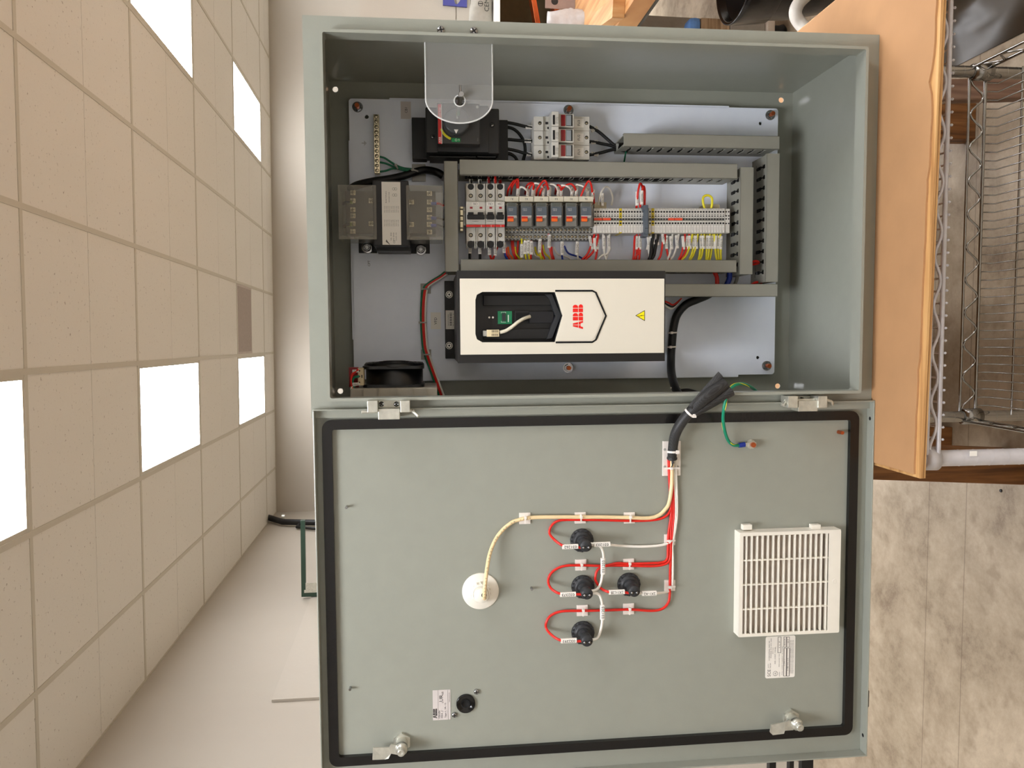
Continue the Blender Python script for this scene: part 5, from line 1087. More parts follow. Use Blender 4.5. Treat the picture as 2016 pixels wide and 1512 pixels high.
pts = [P(954, 1180, YD_ - .020), P(953.5, 1172, YD_ - .030), P(955, 1150, YD_ - .032), P(959.4, 1115, YD_ - .024), P(964, 1091, YD_ - .018), P(973.7, 1065.7, YD_ - .012), P(988, 1045, YW - .003), P(1007, 1029, YW - .001), P(1023, 1023, YW - .001), P(1046.7, 1019, YW - .001), P(1086, 1017.8, YW - .001), P(1142, 1018, YW - .001), P(1183, 1018, YW - .001), P(1238, 1019, YW - .001), P(1275, 1020, YW - .001), P(1296, 1015, YW - .001), P(1310, 1002.5, YW - .001), P(1317, 990, YW - .002), P(1322, 960, YW - .003), P(1323, 930, YW - .003), P(1323, 902, YW - .003)]
t = thing('network_cable', pts[0], 'long ivory network cable arching across the door from the white feed-through', 'network cable')
part('jacket', MB().tube(pts, .0031, 0, 14), 'ivory', t); b = MB()
sp = smooth_path(pts, 6); 
for i, s in enumerate('E157512 CM 24AWG UTP CAT 5e 1000'):    # faint printed legend along the jacket
    if s == ' ': continue
    L_ = .012 + i * .0052; acc = 0
    for j in range(len(sp) - 1):
        d = (sp[j + 1] - sp[j]).length
        if acc + d > L_:
            c_ = sp[j].lerp(sp[j + 1], (L_ - acc) / d); dr = (sp[j + 1] - sp[j]).normalized(); dr.y = 0; dr.normalize(); u_ = Vector((0, -1, 0)).cross(dr) * -1; u_ = dr.cross(Vector((0, 1, 0))); 
            b.text(s, c_ + Vector((0, -.0032, 0)), .0026, 0, r=dr, u=u_ if dr.cross(u_).y < 0 else -u_); break
        acc += d
part('printed_legend', b, 'gink', t)
# braided sleeve
sl = [(1323, 903, .010), (1323.5, 893, .013), (1325, 879, .016), (1328, 860, .022), (1336, 841, .03), (1349, 822, .037), (1361.6, 809, .042), (1380.6, 790, .046), (1403, 772, .044), (1425, 757, .038)]
q = [P(u, v, YD_ - y) for u, v, y in sl]
t = thing('braided_sleeve', q[0], 'black braided sleeve bridging the hinge side, its end split open', 'cable sleeve')
def bmat():
    m = bpy.data.materials.new('black_braid'); m.use_nodes = True; nt = m.node_tree; bb = nt.nodes['Principled BSDF']; N = nt.nodes.new
    tc = N('ShaderNodeTexCoord'); v = N('ShaderNodeTexChecker'); v.inputs['Scale'].default_value = 900; v.inputs[1].default_value = (.005, .005, .006, 1); v.inputs[2].default_value = (.045, .045, .045, 1)
    mp = N('ShaderNodeMapping'); mp.inputs['Rotation'].default_value = (.6, .7, .8); nt.links.new(tc.outputs['Object'], mp.inputs[0]); nt.links.new(mp.outputs[0], v.inputs['Vector']); nt.links.new(v.outputs['Color'], bb.inputs['Base Color'])
    bp = N('ShaderNodeBump'); bp.inputs['Strength'].default_value = .6; bp.inputs['Distance'].default_value = .001; nt.links.new(v.outputs['Fac'], bp.inputs['Height']); nt.links.new(bp.outputs['Normal'], bb.inputs['Normal']); bb.inputs['Roughness'].default_value = .5; return m
M['braid'] = bmat()
def ragged(u): return .0085 if u < .03 else (.0072 + .0012 * math.sin(u * 3)) + max(0, u - .62) * .012
part('sleeve', MB().tube(q, .008, 0, 18, 5, True, ragged), 'braid', t)
b = MB(); d = (q[-1] - q[-3]).normalized(); sd = d.cross(Vector((0, -1, 0))).normalized()
for sg in (-1, 1):
    e0 = q[-4] + sd * sg * .006; e1 = q[-1] + sd * sg * .0135 + d * .004 - Vector((0, .004, 0)) * sg
    v = []
    for e, wd in ((e0, .005), (e0.lerp(e1, .5), .0075), (e1, .0085)):
        for k in (-1, -.3, .3, 1): v.append(e + sd * k * wd + Vector((0, -.006 * (1 - k * k) - .004, 0)))
    b.add(v, [(r * 4 + k, r * 4 + k + 1, (r + 1) * 4 + k + 1, (r + 1) * 4 + k) for r in (0, 1) for k in range(3)], 0, True)
    b.add([x + Vector((0, .0012, 0)) for x in v], [(r * 4 + k, r * 4 + k + 1, (r + 1) * 4 + k + 1, (r + 1) * 4 + k) for r in (0, 1) for k in range(3)], 0, True)
part('split_end', b, 'braid', t)
b = MB()
for k in range(14): w_ = 2 * math.pi * k / 14; o = Vector((.0085 * math.cos(w_), .0085 * math.sin(w_), 0)); b.tube([q[1] + Vector((o.x * .8, o.y * .8, 0)), q[0] + Vector((o.x * 1.1, o.y * .8, 0)) + Vector((0, 0, 0)), q[0] + Vector((-.004 + o.x * 1.25, o.y, random.uniform(-.002, .002)))], .0009, 0, 5, 2)
part('frayed_end', b, 'braid', t)
def band(name, u, v, y, r, d, lb):
    c_ = P(u, v, y); d = Vector(d).normalized(); b = MB(); b.cyl(c_ - d * .0016, c_ + d * .0016, r + .001, 0, 24); s = d.cross(Vector((0, -1, 0))).normalized()
    hd = c_ + s * r * .75 + Vector((0, -r * .75, 0)); b.box(hd.x - .003, hd.x + .003, hd.y - .003, hd.y + .002, hd.z - .003, hd.z + .003, 0, .0006); return solo(name, b, 'nylon', lb, 'cable tie')
band('cable_tie', 1358, 813, YD_ - .041, .0085, (q[6] - q[5]), 'white cable tie round the middle of the braided sleeve')
band('cable_tie', 1324, 889, YD_ - .014, .0082, (1, 0, 0), 'white cable tie at the lower end of the braided sleeve over the big mount')
a = R4(1303.7, 868, 1339, 936, YD_); b = MB(); b.box(a[0], a[1], YD_ - .003, YD_, a[2], a[3], 0, .0006)
for (u, v) in ((1309, 885), (1309, 919), (1333, 885), (1334, 919)): c_ = P(u, v, YD_ - .003); b.cyl(c_, c_ + Vector((0, -.0004, 0)), .0022, 1, 12)
t = thing('tie_mount', (a[0], YD_, a[2]), 'large oblong white tie mount on the door under the braided sleeve', 'tie mount', 'white tie mounts on the door'); part('base', b, ['nylon', 'dnylon'], t)
c_ = P(1323, 922, YD_ - .012); part('cable_tie', MB().box(c_.x - .0015, c_.x + .0015, c_.y, c_.y + .0012, c_.z - .0125, c_.z + .0125, 0, .0004).box(c_.x - .0022, c_.x + .0022, c_.y - .0035, c_.y + .0005, c_.z - .001, c_.z + .0035, 0, .0005), 'nylon', t)
# ground strap
gp = [(1496, 778, .04), (1484, 766, .025), (1470, 758, 0), (1455, 755.7, -.02), (1442, 762, -.03), (1431.6, 777, -.036), (1426, 799, -.036), (1423.5, 823, -.03), (1426.7, 847, -.02), (1433, 866, -.008), (1443, 876, -.002), (1456, 877, YD_ - .006)]
q = [P(*o) for o in gp]; t = thing('ground_strap', q[-1], 'green earth wire with a yellow stripe bolted to the door by a blue lug', 'wire')
part('conductor', MB().tube(q, .0026, 0, 12), mat('teal_insulation', (0, 138, 105), .35), t)
sp = smooth_path(q, 8); st = [p_ + Vector((.0021 * math.cos(i * .22), .0019 * math.sin(i * .22), .0021 * math.sin(i * .22 + .8))) for i, p_ in enumerate(sp)]
part('stripe', MB().tube(st, .0008, 0, 6, 1), 'yellow', t)
c_ = P(1460, 875.5, YD_ - .005); part('lug_sleeve', MB().tube([P(1454.5, 876.5, YD_ - .006), P(1466, 875, YD_ - .005)], .0042, 0, 14), 'blue', t)
n_ = P(1477.5, 874, YD_); b = MB(); b.cyl(n_, n_ + Vector((0, -.002, 0)), .0078, 0, 24); b.cyl(n_ + Vector((0, -.002, 0)), n_ + Vector((0, -.010, 0)), .0068, 0, 6, sm=False); b.box(n_.x - .003, n_.x + .003, YD_ - .0065, YD_ - .0045, n_.z + .004, n_.z + .012, 0); part('nut', b, 'zinc', t)
part('stud', MB().cyl(n_ + Vector((0, -.010, 0)), n_ + Vector((0, -.0135, 0)), .0042, 0, 16), 'copper', t)
# grille filter
yg = YD_ - .0225; a = R4(1455.5, 1046, 1654, 1250, yg); gx0_, gx1_, gz0_, gz1_ = a
t = thing('filter_grille', ((gx0_ + gx1_) / 2, YD_, gz0_), 'square cream plastic filter grille on the lower part of the door', 'grille')
b = MB(); op = R4(1462.6, 1053, 1631, 1244.5, yg); out = rrect(gx0_, gx1_, gz0_, gz1_, .003)
inn = [(op[0], op[2]), (op[1], op[2]), (op[1], op[3]), (op[0], op[3])]
b.prism(out, yg, yg + .0025, 0, [inn]); k = .002
b.prism([(gx0_, gz0_), (gx1_, gz0_), (gx1_, gz1_), (gx0_, gz1_)], yg + .001, YD_, 0, [[(gx0_ + k, gz0_ + k), (gx1_ - k, gz0_ + k), (gx1_ - k, gz1_ - k), (gx0_ + k, gz1_ - k)]])
c_ = P(1643, 1144.5, yg); b.lathe(c_, (0, -1, 0), [(.004, 0), (.0036, .0006), (.0022, .0002), (0, .0002)], 0, 20)
fr = part('frame', b, 'white', t, bevel=.0008); b = MB()
for k in range(16): z = op[2] + (op[3] - op[2]) * (k + .35) / 16.0; b.box(op[0], op[1], yg + .0002, yg + .007, z - .0010, z + .0010)
for u in (1 / 4, 2 / 4, 3 / 4): x = op[0] + (op[1] - op[0]) * u; b.box(x - .0010, x + .0010, yg + .0008, yg + .006, op[2], op[3])
part('louvre_grid', b, 'white', t); part('filter_mat', MB().box(gx0_ + .003, gx1_ - .003, YD_ - .009, YD_ - .004, gz0_ + .003, gz1_ - .003), 'filter', t)
for (u0, u1) in ((1462, 1480), (1597, 1615)): c = R4(u0, 1035, u1, 1043, YD_ - .012); part('clip', MB().box(c[0], c[1] + .002, YD_ - .014, YD_ - .004, c[2], c[3], 0, .0008), 'white', t)
# nameplate and handle label
YL = YD_ - .0006; a = R4(1507, 1252, 1565, 1334, YD_); b = MB(); b.prism(rrect(a[0], a[1], a[2], a[3], .003), YL, YD_)
def T(s, x, y, h, w=None, kw=UP): b.text(s, P(x, y, YL), h, 1, width=w, **kw)
T('SCE', 1514, 1325, .0052, .012); T('AUTO', 1512.5, 1311, .0016, .007); T('TECH', 1516.5, 1311, .0016, .009)
T('14 INDUSTRIAL PARK DR', 1514.5, 1281, .0017, .034); T('PHONE 724 375 1000', 1518, 1276, .0016, .034); T('SCE Cam', 1521.5, 1281, .0016, .011); T('IND. CONT. PANEL', 1526, 1290, .0018, .03)
T('UL', 1526.5, 1326, .0034); T('LISTED', 1534.5, 1327, .0015, .008); T('4  1L  3P', 1534.5, 1269, .0020, .012); T('ENCLOSURE TYPE', 1534, 1300, .0014, .022)
T('FULL LOAD CURRENT OF PANEL', 1540, 1300, .0013, .05); T('11301.1', 1544, 1304, .0020, .011); T('480VAC 3Ph', 1545, 1264, .0018, .012); T('A 480 VAC 2 H', 1551, 1308, .0020, .022); T('30 P', 1551.5, 1262, .0018, .007)
for k in range(3): T('SUITABLE FOR USE ON A CIRCUIT CAPABLE OF DELIVERING NOT MORE THAN', 1556 + k * 2.6, 1293, .0013, .058)
c_ = P(1526.5, 1326, YL); b.add([tuple(Vector((c_.x + r_ * math.cos(w_), YL - .0002, c_.z + r_ * math.sin(w_)))) for w_ in [2 * math.pi * j / 24 for j in range(24)] for r_ in (.0037, .0042)], [(2 * j, 2 * j + 1, (2 * j + 3) % 48, (2 * j + 2) % 48) for j in range(24)], 1)
def frame_px(u0, v0, u1, v1):
    for (p0, p1) in (((u0, v0), (u1, v0)), ((u0, v1), (u1, v1)), ((u0, v0), (u0, v1)), ((u1, v0), (u1, v1))):
        A = P(*p0, YL); B2 = P(*p1, YL); b.box(min(A.x, B2.x) - .0002, max(A.x, B2.x) + .0002, YL - .0002, YL, min(A.z, B2.z) - .0002, max(A.z, B2.z) + .0002, 2)
frame_px(1531.5, 1254, 1537.5, 1285); frame_px(1543, 1254, 1548, 1274); frame_px(1549, 1254, 1554, 1274); frame_px(1543, 1276, 1548, 1331); frame_px(1549, 1276, 1554, 1331)
solo('rating_plate', b, ['label', 'ink', 'gink'], 'white printed rating plate partly tucked under the filter grille', 'nameplate')
a = R4(852, 1358, 887, 1417, YD_); b = MB(); b.box(a[0], a[1], YL, YD_, a[2], a[3])
l4 = R4(852.5, 1395, 860.5, 1414, YL); logo(b, l4[0], l4[1], l4[2], l4[3], YL - .0002, 1, .0005)
for u in (862.2, 881.5): A = P(u, 1358.5, YL); B2 = P(u, 1416.5, YL); b.box(B2.x, A.x, YL - .0002, YL, A.z - .0002, A.z + .0002, 2)
def TL(s, u, v, h, w=None): q_ = P(u, v, YL); b.text(s, q_, h, 1, width=w, center=False, **UP)
TL('Handle', 866.5, 1413.5, .0026, .0125); TL('OH_J', 872.8, 1413.5, .0036, .012); TL('Type 1, 3R, 12', 879.2, 1413, .0030, .025); TL('MADE IN ESTONIA', 885.5, 1382, .0013, .016)
TL('UR', 872.2, 1381, .0062, .0115); TL('c', 873, 1383.8, .0026); TL('us', 873, 1367, .0030, .0045)
solo('adhesive_label', b, ['plabel', 'ink', 'gink'], 'clear printed label with dark lettering beside the black door bushing', 'label')
q = P(917, 1384.3, YD_); t = thing('shaft_bushing', q, 'round glossy black bushing of the door handle between two screws', 'bushing')
part('cup', MB().lathe(q, (0, -1, 0), [(.0155, 0), (.0155, .003), (.0148, .004), (.0135, .0038), (.0095, .0010), (.0085, .0006), (0, .0004)], 0, 44), mat('gloss_black', (10, 10, 11), .12, var=0), t)
part('bore', MB().lathe(q, (0, -1, 0), [(.0070, .0004), (.0070, .0012), (.0062, .0012), (.0062, .0007), (0, .0007)], 0, 30), 'matte', t)
for u, v in ((938, 1361), (894.5, 1406.5)): s = P(u, v, YD_); part('screw', screw_head(MB(), s.x, s.z, YD_, .0043, 0, 1, True, .004), ['steel', 'ink'], t)
# ------------------------------------------------------------------ the wire cart, wooden top and cardboard under the enclosure
FRAME['now'] = CAB
def wood(name, a, b_, c, sc=(2, 40, 40), rough=.55):
    m = bpy.data.materials.new(name); m.use_nodes = True; nt = m.node_tree; bb = nt.nodes['Principled BSDF']; N = nt.nodes.new; L = nt.links.new
    tc = N('ShaderNodeTexCoord'); mp = N('ShaderNodeMapping'); mp.inputs['Scale'].default_value = sc; L(tc.outputs['Object'], mp.inputs[0])
    n = N('ShaderNodeTexNoise'); n.inputs['Scale'].default_value = 2; n.inputs['Detail'].default_value = 6; L(mp.outputs[0], n.inputs['Vector'])
    r = N('ShaderNodeValToRGB'); r.color_ramp.elements[0].position = .35; r.color_ramp.elements[1].position = .65; r.color_ramp.elements[0].color = (*lin(a), 1); r.color_ramp.elements[1].color = (*lin(c), 1)
    e = r.color_ramp.elements.new(.5); e.color = (*lin(b_), 1); L(n.outputs['Fac'], r.inputs['Fac']); L(r.outputs['Color'], bb.inputs['Base Color']); bb.inputs['Roughness'].default_value = rough
    bp = N('ShaderNodeBump'); bp.inputs['Strength'].default_value = .2; bp.inputs['Distance'].default_value = .002; L(n.outputs['Fac'], bp.inputs['Height']); L(bp.outputs['Normal'], bb.inputs['Normal']); return m
M['plywood'] = wood('worn_plywood', (172, 124, 74), (200, 152, 96), (216, 172, 114), (2, 40, 110))
M['brownwood'] = wood('brown_stained_wood', (82, 48, 18), (112, 70, 32), (132, 88, 46), (6, 1.5, 30))
M['card'] = mat('cardboard', (180, 136, 94), .85, var=.05, scale=14, bump=.12, bscale=60)
M['chrome'] = mat('cart_chrome', (160, 158, 154), .18, 1.0, var=.05)
M['cartgrey'] = mat('weathered_cart_plating', (206, 204, 208), .35, .25, var=.08)
cx0_, cx1_, cyb, cyf_l, cyf_r = -.699, .113, .62, -.126, -.146
b = MB(); T_ = .003
edge = [(cx0_, cyb), (cx1_, cyb), (cx1_, cyf_r)]
n = 46; rnd = random.Random(3)
for k in range(1, n):
    u = k / n; x = cx1_ + (cx0_ - cx1_) * u; y = cyf_r + (cyf_l - cyf_r) * u + rnd.uniform(-.0008, .0008) + (.009 * math.exp(-((x + .115) / .018) ** 2)) + .004 * (u > .45) + .003 * (u > .8)
    edge.append((x, y))
edge.append((cx0_, cyf_l + .006))
ZC = -.0036
b.prism(edge, ZC - T_, ZC, 0, axis='z')
t = solo('cardboard_sheet', b, 'card', 'brown corrugated cardboard sheet laid on the wooden cart top under the enclosure', 'cardboard sheet', base=(cx0_ + .4, .2, ZC - T_))
b = MB(); e2 = [(cx0_ - .005, cyb), (cx1_ + .004, cyb), (cx1_ + .004, cyf_r - .008), ((cx0_ + cx1_) / 2, (cyf_r + cyf_l) / 2 - .007), (cx0_ - .005, cyf_l - .006)]
b.prism(e2, -.0105, ZC - T_ - .0002, 0, axis='z'); b.prism([(x, y + (.002 if y < 0 else 0)) for x, y in e2], -.0160, -.0107, 0, axis='z')
solo('wooden_board', b, 'plywood', 'thick worn wooden board with a split front edge, lying on the wire cart', 'wooden board', base=(cx0_ + .4, .2, -.0160), bevel=.0006)
PX = {'fl': (-.679, -.100), 'fr': (.090, -.100), 'bl': (-.675, .42), 'br': (.090, .42)}
zf = -FLOOR + .02
t = thing('wire_cart', (-.27, .25, zf), 'chrome wire shelving cart carrying the wooden board, its near left post dull grey', 'shelving cart')
for k, (x, y) in PX.items():
    b = MB(); b.cyl((x, y, zf), (x, y, -.0170), .0127, 0, 28)
    zz = -.09
    while zz > zf + .03: b.lathe((x, y, zz), (0, 0, 1), [(.0128, -.0008), (.0131, 0), (.0128, .0008)], 0, 28); zz -= .0254
    b.cyl((x, y, zf - .02), (x, y, zf + .004), .017, 1, 20)
    part('post', b, ['cartgrey' if k == 'fl' else 'chrome', 'black'], t, 'dull grey post with a paper scrap' if k == 'fl' else None)
def shelf(zt_, ht, mt):
    def corner(k): x, y = PX[k]; return Vector((x, y, 0))
    for k in PX:
        x, y = PX[k]; b = MB(); b.lathe((x, y, zt_ - ht - .004), (0, 0, 1), [(.0130, 0), (.0186, 0), (.0180, ht + .0035), (.0130, ht + .0035)], 0, 28); b.lathe((x, y, zt_ - ht - .004), (0, 0, 1), [(.0133, -.0015), (.0150, -.0015), (.0150, 0), (.0133, 0)], 1, 24); part('collar', b, [mt, 'black'], t)
    for (k0, k1, off) in (('fl', 'fr', (0, -.012, 0)), ('bl', 'br', (0, .008, 0)), ('fl', 'bl', (-.010, 0, 0)), ('fr', 'br', (.010, 0, 0))):
        a, c = corner(k0) + Vector(off), corner(k1) + Vector(off); L_ = (c - a).length; d = (c - a).normalized(); b = MB()
        b.cyl(a + d * .008 + Vector((0, 0, zt_)), c - d * .008 + Vector((0, 0, zt_)), .0030, 0, 10); b.cyl(a + d * .008 + Vector((0, 0, zt_ - ht)), c - d * .008 + Vector((0, 0, zt_ - ht)), .0036, 0, 12)
        part('rail', b, mt, t)
        b = MB(); nw = max(2, round(L_ / .0735)); pts = []
        for j in range(nw * 8 + 1):
            s_ = .016 + (L_ - .032) * j / (nw * 8); pts.append(a + d * s_ + Vector((0, 0, zt_ - ht / 2 + math.cos(j / 8 * 2 * math.pi) * (ht / 2 - .004))))
        b.tube(pts, .0024, 0, 8, 1); part('wave_wire', b, mt, t)
    x0w, x1w = PX['bl'][0] + .014, PX['br'][0] - .010; yb_, yf_ = PX['bl'][1] + .010, PX['fl'][1] - .014; b = MB(); nn = 39
    for j in range(nn):
        u = (j + .5) / nn; xb = x0w + (x1w - x0w) * u; xf = xb + .004
        dz = .0035 if zt_ > -.2 else .032
        b.tube([(xb, yb_, zt_ - ht - .002), (xb, yb_ - .002, zt_ - ht - dz), (xf, yf_ + .002, zt_ - ht - dz), (xf, yf_, zt_ - ht - .0035)], .0016, 0, 6, 1)
    for yy in (.08, .25, .36): b.tube([(x0w - .005, yy, zt_ - ht - dz - .003), (x1w + .005, yy, zt_ - ht - dz - .003)], .0022, 0, 6, 1)
    if zt_ > -.2:
        for j in range(nn): xb = x0w + (x1w - x0w) * (j + .5) / nn + .004; b.lathe((xb, yf_, zt_ - ht - .0052), (0, -1, 0), [(0, -.002), (.0022, 0), (.0016, .0018), (0, .0022)], 0, 8)
    part('wire_deck', b, mt, t)
zbr = P(1862, 540, -.118).z
shelf(zbr + .0185, .0185, 'cartgrey')
z_t, z_b = P(1898, 480, .43).z, P(1929, 480, .43).z
shelf(z_t, z_t - z_b, 'chrome')
print('rails', zbr, z_t, z_b)
q = P(1915, 893, -.113); part('paper_scrap', MB().box(q.x - .004, q.x + .004, -.1135, -.1128, q.z - .007, q.z + .005), 'label', t)
# ------------------------------------------------------------------ on the floor
FRAME['now'] = ROOM
def fl(px_, py_, h=0.0): return W(px_, py_, 2, -FLOOR + h)
t = thing('timber_trestle', (-.4, .95, -FLOOR), 'brown timber trestle table behind the cart, only its splayed legs showing below', 'trestle table')
M['pinkwood'] = wood('pinkish_timber', (104, 76, 60), (126, 96, 78), (142, 112, 92), (30, 30, 2))
M['brownwood'] = wood('brown_timber', (88, 52, 20), (124, 78, 36), (146, 98, 52), (30, 30, 2))
ztt = -.085
part('table_top', MB().box(-.86, .085, .56, 1.42, ztt, ztt + .04), 'brownwood', t, bevel=.003)
part('shade_board', MB().box(-.85, .075, 1.39, 1.41, -FLOOR + .03, ztt), 'brownwood', t)  # unseen board, added to shade the floor under the cart
def leg(lo, hi, wpx, Yl, m, flat=.09, yb2=None):
    A_, B_ = W(lo[0], lo[1], 1, Yl), W(hi[0], hi[1], 1, Yl); d_ = (B_ - A_)
    bot = A_ + d_ * ((-FLOOR - A_.z) / d_.z); top = A_ + d_ * ((ztt - A_.z) / d_.z); hw = wpx / 2 * (Yl + 1.21) / F_PX
    v = [(p_.x + sx * hw, yy, p_.z) for p_ in (bot, top) for yy in (Yl, Yl + flat) for sx in (-1, 1)]
    b = MB(); b.add(v, [(0, 1, 3, 2), (4, 6, 7, 5), (0, 4, 5, 1), (2, 3, 7, 6), (0, 2, 6, 4), (1, 5, 7, 3)], 0); part('leg', b, m, t, bevel=.003)
leg((2016, 922), (1725, 911), 74, .70, 'brownwood')
leg((2016, 172), (1850, 176), 44, .70, 'pinkwood', .04)
leg((1925, 238), (1850, 237), 76, .93, 'brownwood', .06)
leg((1896, 868), (1840, 868), 60, .99, 'brownwood', .06)
p = fl(1971, 966); solo('wood_chip', MB().lathe(p, (0, 0, 1), [(.005, 0), (.004, .003), (0, .004)], 0, 7, False), 'black', 'tiny dark chip on the concrete beside the brown timber leg', 'debris')
v = []; n1, n2 = 26, 22; rr_ = random.Random(11)
for i in range(n1 + 1):
    for j in range(n2 + 1):
        u, w_ = i / n1, j / n2; e_ = min(1, 6 * min(u, 1 - u)) * min(1, 6 * min(w_, 1 - w_))
        v.append((.34 + .75 * u, .15 + .95 * w_, -FLOOR + .003 + e_ * (.10 + .028 * math.sin(9 * u + 4 * w_) + .02 * math.sin(15 * w_ - 6 * u) + .012 * math.sin(31 * u + 11 * w_))))
G = len(v); v += [(x, y, -FLOOR + .001) for x, y, z in v]; N2 = n2 + 1
f = [(i * N2 + j, i * N2 + j + 1, (i + 1) * N2 + j + 1, (i + 1) * N2 + j) for i in range(n1) for j in range(n2)] + [tuple(G + k for k in (i * N2 + j, i * N2 + j + 1, (i + 1) * N2 + j + 1, (i + 1) * N2 + j)) for i in range(n1) for j in range(n2)]
solo('plastic_sheet', MB().add(v, f, 0, True), mat('dark_brown_film', (70, 60, 48), .32, var=.15, scale=6), 'dark brown rumpled plastic sheet on the floor at the right of the cart', 'plastic sheet')
# workbench at the right
zb = 0.0
A, B2 = W(1248, 0, 2, zb), W(1216, 50, 2, zb); d = (B2 - A).normalized(); nrm = Vector((d.y, -d.x, 0)); 
near, far = A - d * .9, A + d * 2.4
bt = .072
t = thing('workbench', (A.x + .5, A.y + .6, -FLOOR), 'butcher-block workbench at the right with a pale laminated wooden top on grey legs', 'workbench')
M['block'] = wood('butcher_block', (168, 114, 66), (188, 138, 86), (198, 154, 104), (26, 1.2, 3), .4)
poly = [near, far, far + nrm * 1.3, near + nrm * 1.3]
b = MB(); b.prism([(p_.x, p_.y) for p_ in poly], zb - bt, zb, 0, axis='z'); part('top', b, 'block', t, bevel=.002)
b = MB(); ins = [near + nrm * .01 + d * .02, far + nrm * .01, far + nrm * .06, near + nrm * .06 + d * .02]; b.prism([(p_.x, p_.y) for p_ in ins], zb - bt - .02, zb - bt, 0, axis='z'); part('rail', b, 'dgrey', t)
GP = mat('bench_grey', (150, 142, 130), .5)
for (o, k) in ((far - d * .12, 0), (near + d * .12, 0)):
    for s2 in (.05, 1.2):
        c_ = o + nrm * s2; b = MB(); q4 = [c_ - d * .05 - nrm * .04, c_ + d * .05 - nrm * .04, c_ + d * .05 + nrm * .04, c_ - d * .05 + nrm * .04]
        b.prism([(p_.x, p_.y) for p_ in q4], -FLOOR, zb - bt - .02, 0, axis='z'); part('leg', b, GP, t)
# grey upright panel beside the bench
yl = 2.32; a0 = W(1275, 28, 1, yl); a1 = W(1420, 38, 1, yl)
b = MB().box(a0.x - .32, a0.x - .005, yl, yl + .03, -FLOOR, zb - bt - .03); solo('side_panel', b, GP, 'grey upright panel standing under the workbench edge, behind the blue cap', 'panel')
# things on the bench
def onb(px_, py_, h=0.0): return W(px_, py_, 2, zb + h)
p = onb(1206, 12, .02); b = MB().box(-.03, .035, -.22, .06, 0, .045, 0, .002); b.xf(Matrix.Translation((p.x, p.y + .12, zb)) @ Matrix.Rotation(-.22, 4, 'Z')); solo('wood_block', b, 'block', 'short wooden block lying on the pale workbench top', 'wood block', base=(p.x, p.y, zb))
yS = 2.55
def at(px_, py_, Y=yS): return W(px_, py_, 1, Y)
# white shelf riser with dark space under it
s0, s1 = at(976, 42), at(984.5, 42); xl = at(980, 75).x
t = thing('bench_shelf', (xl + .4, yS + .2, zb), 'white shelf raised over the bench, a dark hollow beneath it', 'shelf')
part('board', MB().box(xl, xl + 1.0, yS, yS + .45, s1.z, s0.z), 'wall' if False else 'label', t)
part('back_panel', MB().box(xl, xl + 1.0, yS + .43, yS + .45, zb, s1.z), mat('olive_shadow_board', (84, 76, 52), .8), t)  # dark colour paints the shade in the hollow under the shelf
part('side_board', MB().box(xl, xl + .02, yS, yS + .43, zb, s1.z), mat('olive_shadow_side', (84, 76, 52), .8), t)  # same painted shade carried onto this side
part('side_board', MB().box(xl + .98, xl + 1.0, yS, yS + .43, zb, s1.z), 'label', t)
# grey padded pouch with lettering on the shelf
q0, q1 = at(927, 41, yS + .05), at(976, 41, yS + .05); xr = at(950, -60, yS + .05).x; wz = q0.z - s0.z; b = MB()
n1, n2 = 12, 10; v = []
for side in (-1, 1):
    for i in range(n1 + 1):
        for j in range(n2 + 1):
            u, w_ = i / n1, j / n2; bulge = .05 * (math.sin(math.pi * u) * math.sin(math.pi * w_)) ** .5 + .006 * math.sin(9 * u + 5 * w_) * math.sin(math.pi * u)
            v.append((q0.x - .03 + (xr - q0.x) * u, yS + .12 + side * bulge, s0.z + .001 + wz * (w_ + .03 * math.sin(7 * u) * math.sin(math.pi * w_ / 2))))
G = (n1 + 1) * (n2 + 1); f = []
for s2 in (0, 1):
    for i in range(n1):
        for j in range(n2): a_ = s2 * G + i * (n2 + 1) + j; f.append((a_, a_ + 1, a_ + n2 + 2, a_ + n2 + 1))
b.add(v, f, 0, True); c_ = at(958, 12, yS + .055); b.text('CEMBRE', (c_.x + .03, yS + .052, c_.z), .022, 1, **UP); c_ = at(946, 7, yS + .055)
b.add([tuple(Vector((c_.x + r_ * math.cos(w_), yS + .055, c_.z + r_ * math.sin(w_)))) for w_ in [2 * math.pi * j / 24 for j in range(24)] for r_ in (.010, .0125)], [(2 * j, 2 * j + 1, (2 * j + 3) % 48, (2 * j + 2) % 48) for j in range(24)], 1); b.box(c_.x - .002, c_.x + .002, yS + .054, yS + .055, c_.z - .010, c_.z + .010, 1)
solo('padded_pouch', b, [mat('pouch_grey', (150, 145, 134), .7, var=.08), 'ink'], 'crumpled grey pouch with black lettering standing on the white shelf', 'pouch')
# blue holder pinned to the wall board behind, white board with a seam
yw = 3.05; e0, e1 = at(592, 33, yw), at(984, 33, yw)
u0, u1 = at(872, 13, yw), at(919, 13, yw); b = MB(); X1_ = at(895, -40, yw).x; h_ = at(902, 1, yw)
b.prism([(u0.x, u1.z), (X1_, u1.z), (X1_, u0.z), (u0.x + .004, u0.z)], yw - .012, yw - .002, 0, [[(h_.x + .055 * math.cos(w_) + .03, h_.z + .020 * math.sin(w_) - .010 * math.cos(w_)) for w_ in [2 * math.pi * j / 24 for j in range(24)]]])
solo('blue_holder', b, mat('blue_plastic', (60, 62, 130), .5), 'dark blue plate with an oval opening hanging on the white board', 'holder')
b = MB(); sm_ = at(898, 33, yw); xl2 = at(898, 60, yw).x
for (za, zb2) in ((sm_.z + .003, sm_.z + .5), (s0.z - .9, sm_.z - .003)): b.box(xl2, xl2 + 1.8, yw, yw + .03, max(za, -FLOOR), zb2)
